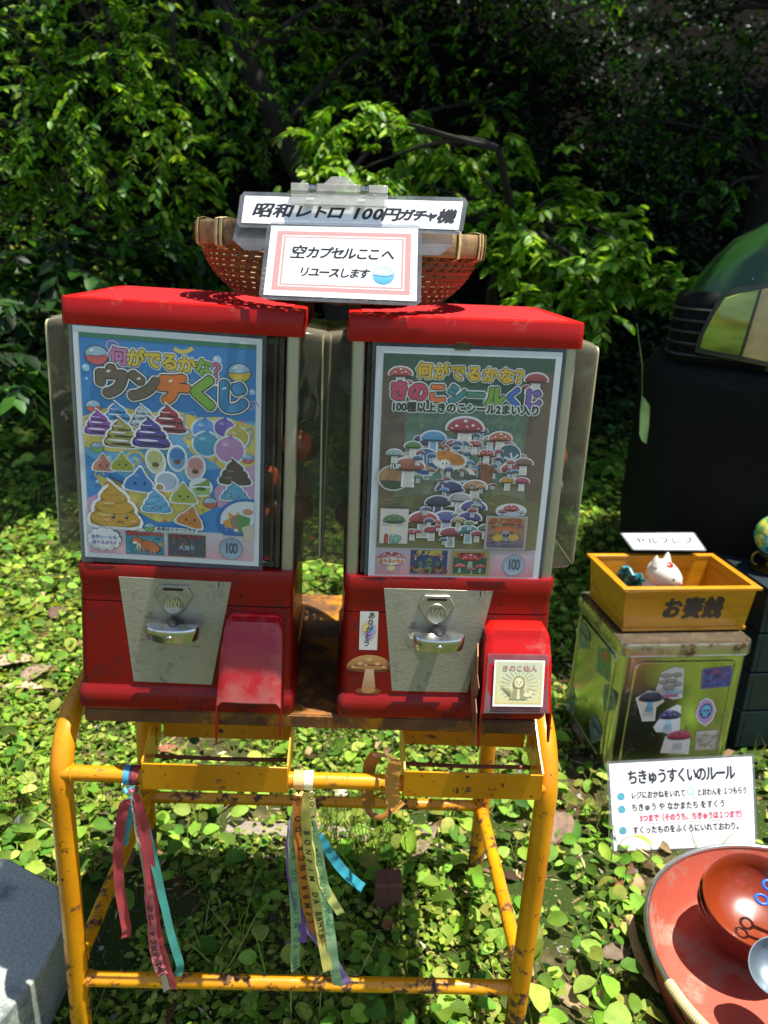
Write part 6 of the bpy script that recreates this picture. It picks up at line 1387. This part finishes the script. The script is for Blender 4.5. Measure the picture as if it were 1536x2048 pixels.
dry(25, 1320, .16, .03, 40, 'a48c72', 'long tan leaf lying slanted at the far left edge', h=.02)
dry(70, 1345, .10, .035, 60, '8c7460', 'broad brown leaf in the sun left of the left machine', h=.02)
dry(55, 1372, .13, .018, 5, 'b09a7c', 'narrow pale bark strip below the broad brown leaf', name='bark_strip', cat='bark', h=.015)
dry(25, 1250, .2, .008, 20, '9c8468', 'thin pale stick lying in the weeds at the left edge', name='stick', cat='stick', h=.02)
dry(118, 1222, .08, .03, 80, '5c4436', 'dark brown leaf shaded by weeds beside the left machine', h=.03)
dry(340, 1500, .07, .02, -20, '8c5a40', 'reddish brown leaf visible through the stand at left', h=.02)
dry(690, 1575, .06, .02, 60, 'cfc4b0', 'crumpled whitish leaf seen through the middle of the stand', h=.02)
dry(1235, 1765, .03, .010, 20, '8c4a34', 'tiny reddish leaf on the weeds in front of the rules sign', h=.02)
dry(265, 1625, .035, .005, 80, 'e4ddd0', 'white petal-like strip hanging in the weeds by the left ribbons', h=.03)
dry(1135, 1990, .07, .018, 130, '8a7458', 'pale tan leaf on soil at the bottom right of the stand', h=.008)
for k, (pts, lab) in enumerate((([(1262, 1830), (1268, 1880), (1290, 1940), (1320, 1985)], 'long dry seed pod curving round the left side of the basin'), ([(1215, 1800), (1250, 1835), (1268, 1870)], 'thin dark twig beside the seed pod'))):
    P_ = [on_z(x, y, .012) for x, y in pts]; mb = MB(); c = P_[0].copy()
    mb.tube([p-c for p in P_], [.004, .008, .011, .004] if k == 0 else .0025, 8, flat=.45); o = mb.build('seed_pod' if k == 0 else 'twig', mat('pod%d' % k, lin('a8875c' if k == 0 else '4a3a2c'), .7, 0, .3, 50, .4)); o.location = c; tag(o, lab, 'seed pod' if k == 0 else 'twig')

# ================================================================== RIBBONS
def ribbon(name, pts, w, col, label, y0=-.03, text=None, tcol='2a2420', tsize=None, tstart=.05, twist=None, grp=None, flip=False, ys=None, rough=.5, side=0., upside=False):
    P_ = [on_y(px, py, (ys[i] if ys else y0)) for i, (px, py) in enumerate(pts)]; w *= 1.06
    px_seed = pts[0][0]*.7+pts[-1][0]*.3
    def cr_(t):
        n_ = len(P_)-1; x = min(max(t, 0), 1)*n_; i = min(int(x), n_-1); u = x-i
        p0, p1, p2, p3 = P_[max(i-1, 0)], P_[i], P_[i+1], P_[min(i+2, n_)]
        return .5*((2*p1)+(p2-p0)*u+(2*p0-5*p1+4*p2-p3)*u*u+(3*p1-p0-3*p2+p3)*u**3)
    def frame(t):
        c = cr_(t); d = (cr_(min(1, t+.01))-cr_(max(0, t-.01))).normalized(); sdir = d.cross(Vector((0, 1, 0))).normalized()
        a = side+(np.interp(t, np.linspace(0, 1, len(twist)), twist) if twist else .42*math.sin(t*5.5+px_seed)*min(1, 3*t)); f_ = Vector((0, 1, 0)); s_ = sdir*math.cos(a)+f_*math.sin(a); return c, d, s_, s_.cross(d).normalized()
    base = cr_(0); mb = MB(); nn = 48; rows = []
    for i in range(nn+1):
        c, d, s_, nr = frame(i/nn); rp_ = .0006*math.sin(i*.9); ww = w*(.55+.45*min(1, i/7)); rows.append([c-s_*ww/2+nr*rp_-base, c-base+nr*(.0006+rp_), c+s_*ww/2-base+nr*rp_])
    vs = [v for r_ in rows for v in r_]; mb.add(vs, [(i*3+j, i*3+j+1, (i+1)*3+j+1, (i+1)*3+j) for i in range(nn) for j in range(2)], smooth=True)
    m, nt, b = new_mat('satin_'+col); out = nt.nodes['Material Output']; f = noise_of(nt, 300, 2, vec_scale=(1, 1, .3))
    c_ = ramp(nt, f, [(.3, tuple(q*.85 for q in lin(col))), (.7, lin(col))]); nt.links.new(c_, b.inputs['Base Color']); b.inputs['Roughness'].default_value = rough; b.inputs['Sheen Weight'].default_value = .3
    tr = N(nt, 'ShaderNodeBsdfTranslucent'); nt.links.new(c_, tr.inputs[0]); mx = N(nt, 'ShaderNodeMixShader', i_0=.3); nt.links.new(b.outputs[0], mx.inputs[1]); nt.links.new(tr.outputs[0], mx.inputs[2]); nt.links.new(mx.outputs[0], out.inputs[0])
    o = mb.build(name, m, None, fixn=False); o.location = base; tag(o, label, 'ribbon', grp)
    if text:
        L = sum((cr_((i+1)/60)-cr_(i/60)).length for i in range(60)); ts = tsize or w*.72; vs, fs = [], []; t = tstart
        for ch in text:
            if ch != ' ':
                gv, gf = glyphs(ch, ts, .0002); c, d, s_, nr = frame(t); k = len(vs); nf = nr if nr.y < 0 else -nr
                ax, ay = (d, s_) if not upside else (-d, -s_)
                # letters run along the ribbon; keep them readable (not mirrored) from the front
                if ax.cross(ay).dot(nf) < 0: ay = -ay
                vs += [tuple(c+ax*x+ay*y+nf*.0009-base) for x, y in gv]; fs += [tuple(i_+k for i_ in f_) for f_ in gf]
            t += ts*1.02/L*(-1 if upside else 1)
            if t > .97 or t < .02: break
        me = bpy.data.meshes.new('printed_words'); me.from_pydata(vs, [], fs); me.materials.append(mat('ribbon_ink_'+tcol, lin(tcol), .6, bump=0)); q = bpy.data.objects.new('printed_words', me); COL.objects.link(q); q.parent = o; q['kind'] = 'stuff'
    return o
G1, G2 = 'ribbons tied at the left end of the front rail', 'ribbons tied in the middle of the front rail'
YF = -.030
ribbon('satin_ribbon', [(256, 1600), (246, 1620), (236, 1700), (240, 1780), (252, 1850), (252, 1875)], .0115, 'c23a44', 'short dark pink ribbon, leftmost of the left bunch', YF, grp=G1, side=.25)
ribbon('satin_ribbon', [(262, 1590), (258, 1640), (249, 1690)], .008, '58aeb8', 'thin teal ribbon showing behind the short pink one', -.026, grp=G1)
ribbon('satin_ribbon', [(266, 1588), (280, 1660), (292, 1720), (300, 1790), (312, 1880), (330, 1950), (336, 1980)], .0115, 'd8c8b4', 'cream ribbon between the two pink ribbons of the left bunch', -.027, text='DO SENHOR DO BONFIM', grp=G1, side=.6)
ribbon('satin_ribbon', [(272, 1588), (284, 1640), (298, 1720), (306, 1800), (310, 1850), (322, 1900), (338, 1945), (348, 1978)], .0125, 'cc404c', 'long pink-red ribbon reaching the lower rail', -.031, grp=G1)
ribbon('satin_ribbon', [(296, 1770), (302, 1830), (308, 1890), (318, 1930), (326, 1950)], .0125, 'd87078', 'pale pink ribbon lettered along its length in the left bunch', -.0335, text='LEMBRANÇA DO', tsize=.0095, upside=True, tstart=.93, grp=G1)
ribbon('satin_ribbon', [(268, 1586), (290, 1650), (308, 1720), (326, 1800), (345, 1880), (360, 1930), (354, 1952)], .0095, '3aa094', 'long teal ribbon, rightmost of the left bunch', -.028, grp=G1, side=.3)
def loop_on_rail(px, py, w, col, label, zc=.474, grp=None, r=.0118):
    c = on_y(px, py, -.0); mb = MB(); rows = []
    for k in range(21):
        a = 2*PI*k/20; rows.append([Vector((x, -r*math.cos(a), r*math.sin(a))) for x in (-w/2, w/2)])
    vs = [v for q in rows for v in q]; mb.add(vs, [(i*2, i*2+1, i*2+3, i*2+2) for i in range(20)], smooth=True)
    mb.tube([(-.003, -r-.001, -.010), (0, -r-.004, -.013), (.004, -r-.001, -.011), (.006, -r, -.008)], .003, 6, flat=.6)
    o = mb.build('ribbon_knot', mat('knot_'+col, lin(col), .5), None, fixn=False); o.location = (c.x, 0, zc); tag(o, label, 'ribbon', grp); return o
loop_on_rail(259, 1549, .011, '3f94b0', 'blue ribbon knotted round the rail above the left bunch', grp=G1)
loop_on_rail(270, 1549, .010, '8c3038', 'dark red ribbon wound round the rail beside the blue knot', grp=G1)
loop_on_rail(598, 1562, .013, 'e0b070', 'peach ribbon knotted round the bright middle of the rail', grp=G2)
loop_on_rail(617, 1563, .012, 'e4dcb8', 'cream lettered ribbon knotted round the rail beside the peach knot', grp=G2)
ribbon('satin_ribbon', [(592, 1590), (580, 1640), (575, 1690), (580, 1750), (592, 1800), (604, 1850), (606, 1885)], .010, '8a5cb4', 'purple ribbon, leftmost of the middle bunch', -.026, grp=G2, twist=[1.3, 1.3, 1.1, .9, .2, .1])
ribbon('satin_ribbon', [(594, 1600), (588, 1700), (588, 1780), (592, 1850), (590, 1920), (592, 1938)], .0125, '9cc48c', 'pale green ribbon on the left of the middle bunch', -.028, text='SENHOR DO BONFIM DA BAHIA', tcol='5a8a5c', grp=G2, side=.3)
ribbon('satin_ribbon', [(594, 1592), (598, 1660), (606, 1730), (614, 1800), (626, 1855), (640, 1885), (648, 1888)], .0145, 'd8801c', 'broad orange lettered ribbon in the middle bunch', -.032, text='LEMBRANÇA DO SENHOR', tsize=.0105, upside=True, tstart=.62, grp=G2)
ribbon('satin_ribbon', [(612, 1585), (612, 1650), (620, 1730), (632, 1800), (640, 1850), (648, 1900), (656, 1942)], .012, 'dcd068', 'yellow ribbon lettered downwards in the middle bunch', -.0345, text='BONFIM DA BAHIA', tsize=.0105, tstart=.2, grp=G2)
ribbon('satin_ribbon', [(622, 1585), (626, 1640), (634, 1700), (644, 1760), (664, 1800), (682, 1828)], .0105, 'dfe07c', 'short yellow-green ribbon ending in a slanted tip', -.030, grp=G2, side=.4, text='DO BONFIM')
ribbon('satin_ribbon', [(624, 1640), (638, 1720), (650, 1790), (660, 1860), (668, 1930), (676, 1972)], .0125, 'a4cc98', 'long pale green lettered ribbon on the right of the middle bunch', -.0315, text='LEMBRANÇA DA', tsize=.0105, upside=True, tstart=.62, tcol='5a8a5c', grp=G2)
ribbon('satin_ribbon', [(612, 1846), (628, 1868), (648, 1890), (668, 1925), (694, 1968)], .0125, 'a888d0', 'lilac ribbon tail slanting down to the lower rail', -.029, grp=G2, twist=[1.2, .9, .4, .1, 0])
ribbon('satin_ribbon', [(636, 1668), (660, 1706), (690, 1745), (726, 1776)], .0115, '2f9cb0', 'turquoise ribbon blown out to the right over the shade', -.02, grp=G2, side=.5)
G3 = 'straps hanging beside the right tray'
ribbon('orange_strap', [(792, 1518), (784, 1560), (786, 1600), (800, 1618)], .0165, 'd89a40', 'orange strap hanging in front of the rail by the right tray', YF, text='', grp=G3)
ribbon('orange_strap', [(758, 1506), (740, 1530), (736, 1580), (738, 1612)], .0155, 'c47e28', 'orange strap hanging behind the rail by the right tray', .022, grp=G3)
ribbon('orange_strap', [(746, 1512), (765, 1510), (792, 1520)], .007, 'd0a070', 'thin top fold joining the two orange straps', -.0, ys=[.02, .0, -.028], grp=G3, side=.4)
tc_ = on_y(763, 1606, -.012); mb = MB()
mb.tube([(.0155*math.cos(a), .004*math.sin(a*2), .0195*math.sin(a)) for a in [2*PI*k/24 for k in range(25)]], .004, 6, cap=False, flat=.35)
o = mb.build('ribbon_loop', mat('brown_satin', lin('8a5a1c'), .4)); o.location = tc_; o.rotation_euler = (0, .6, .2); tag(o, 'brown ribbon loop dangling between the two orange straps', 'ribbon')
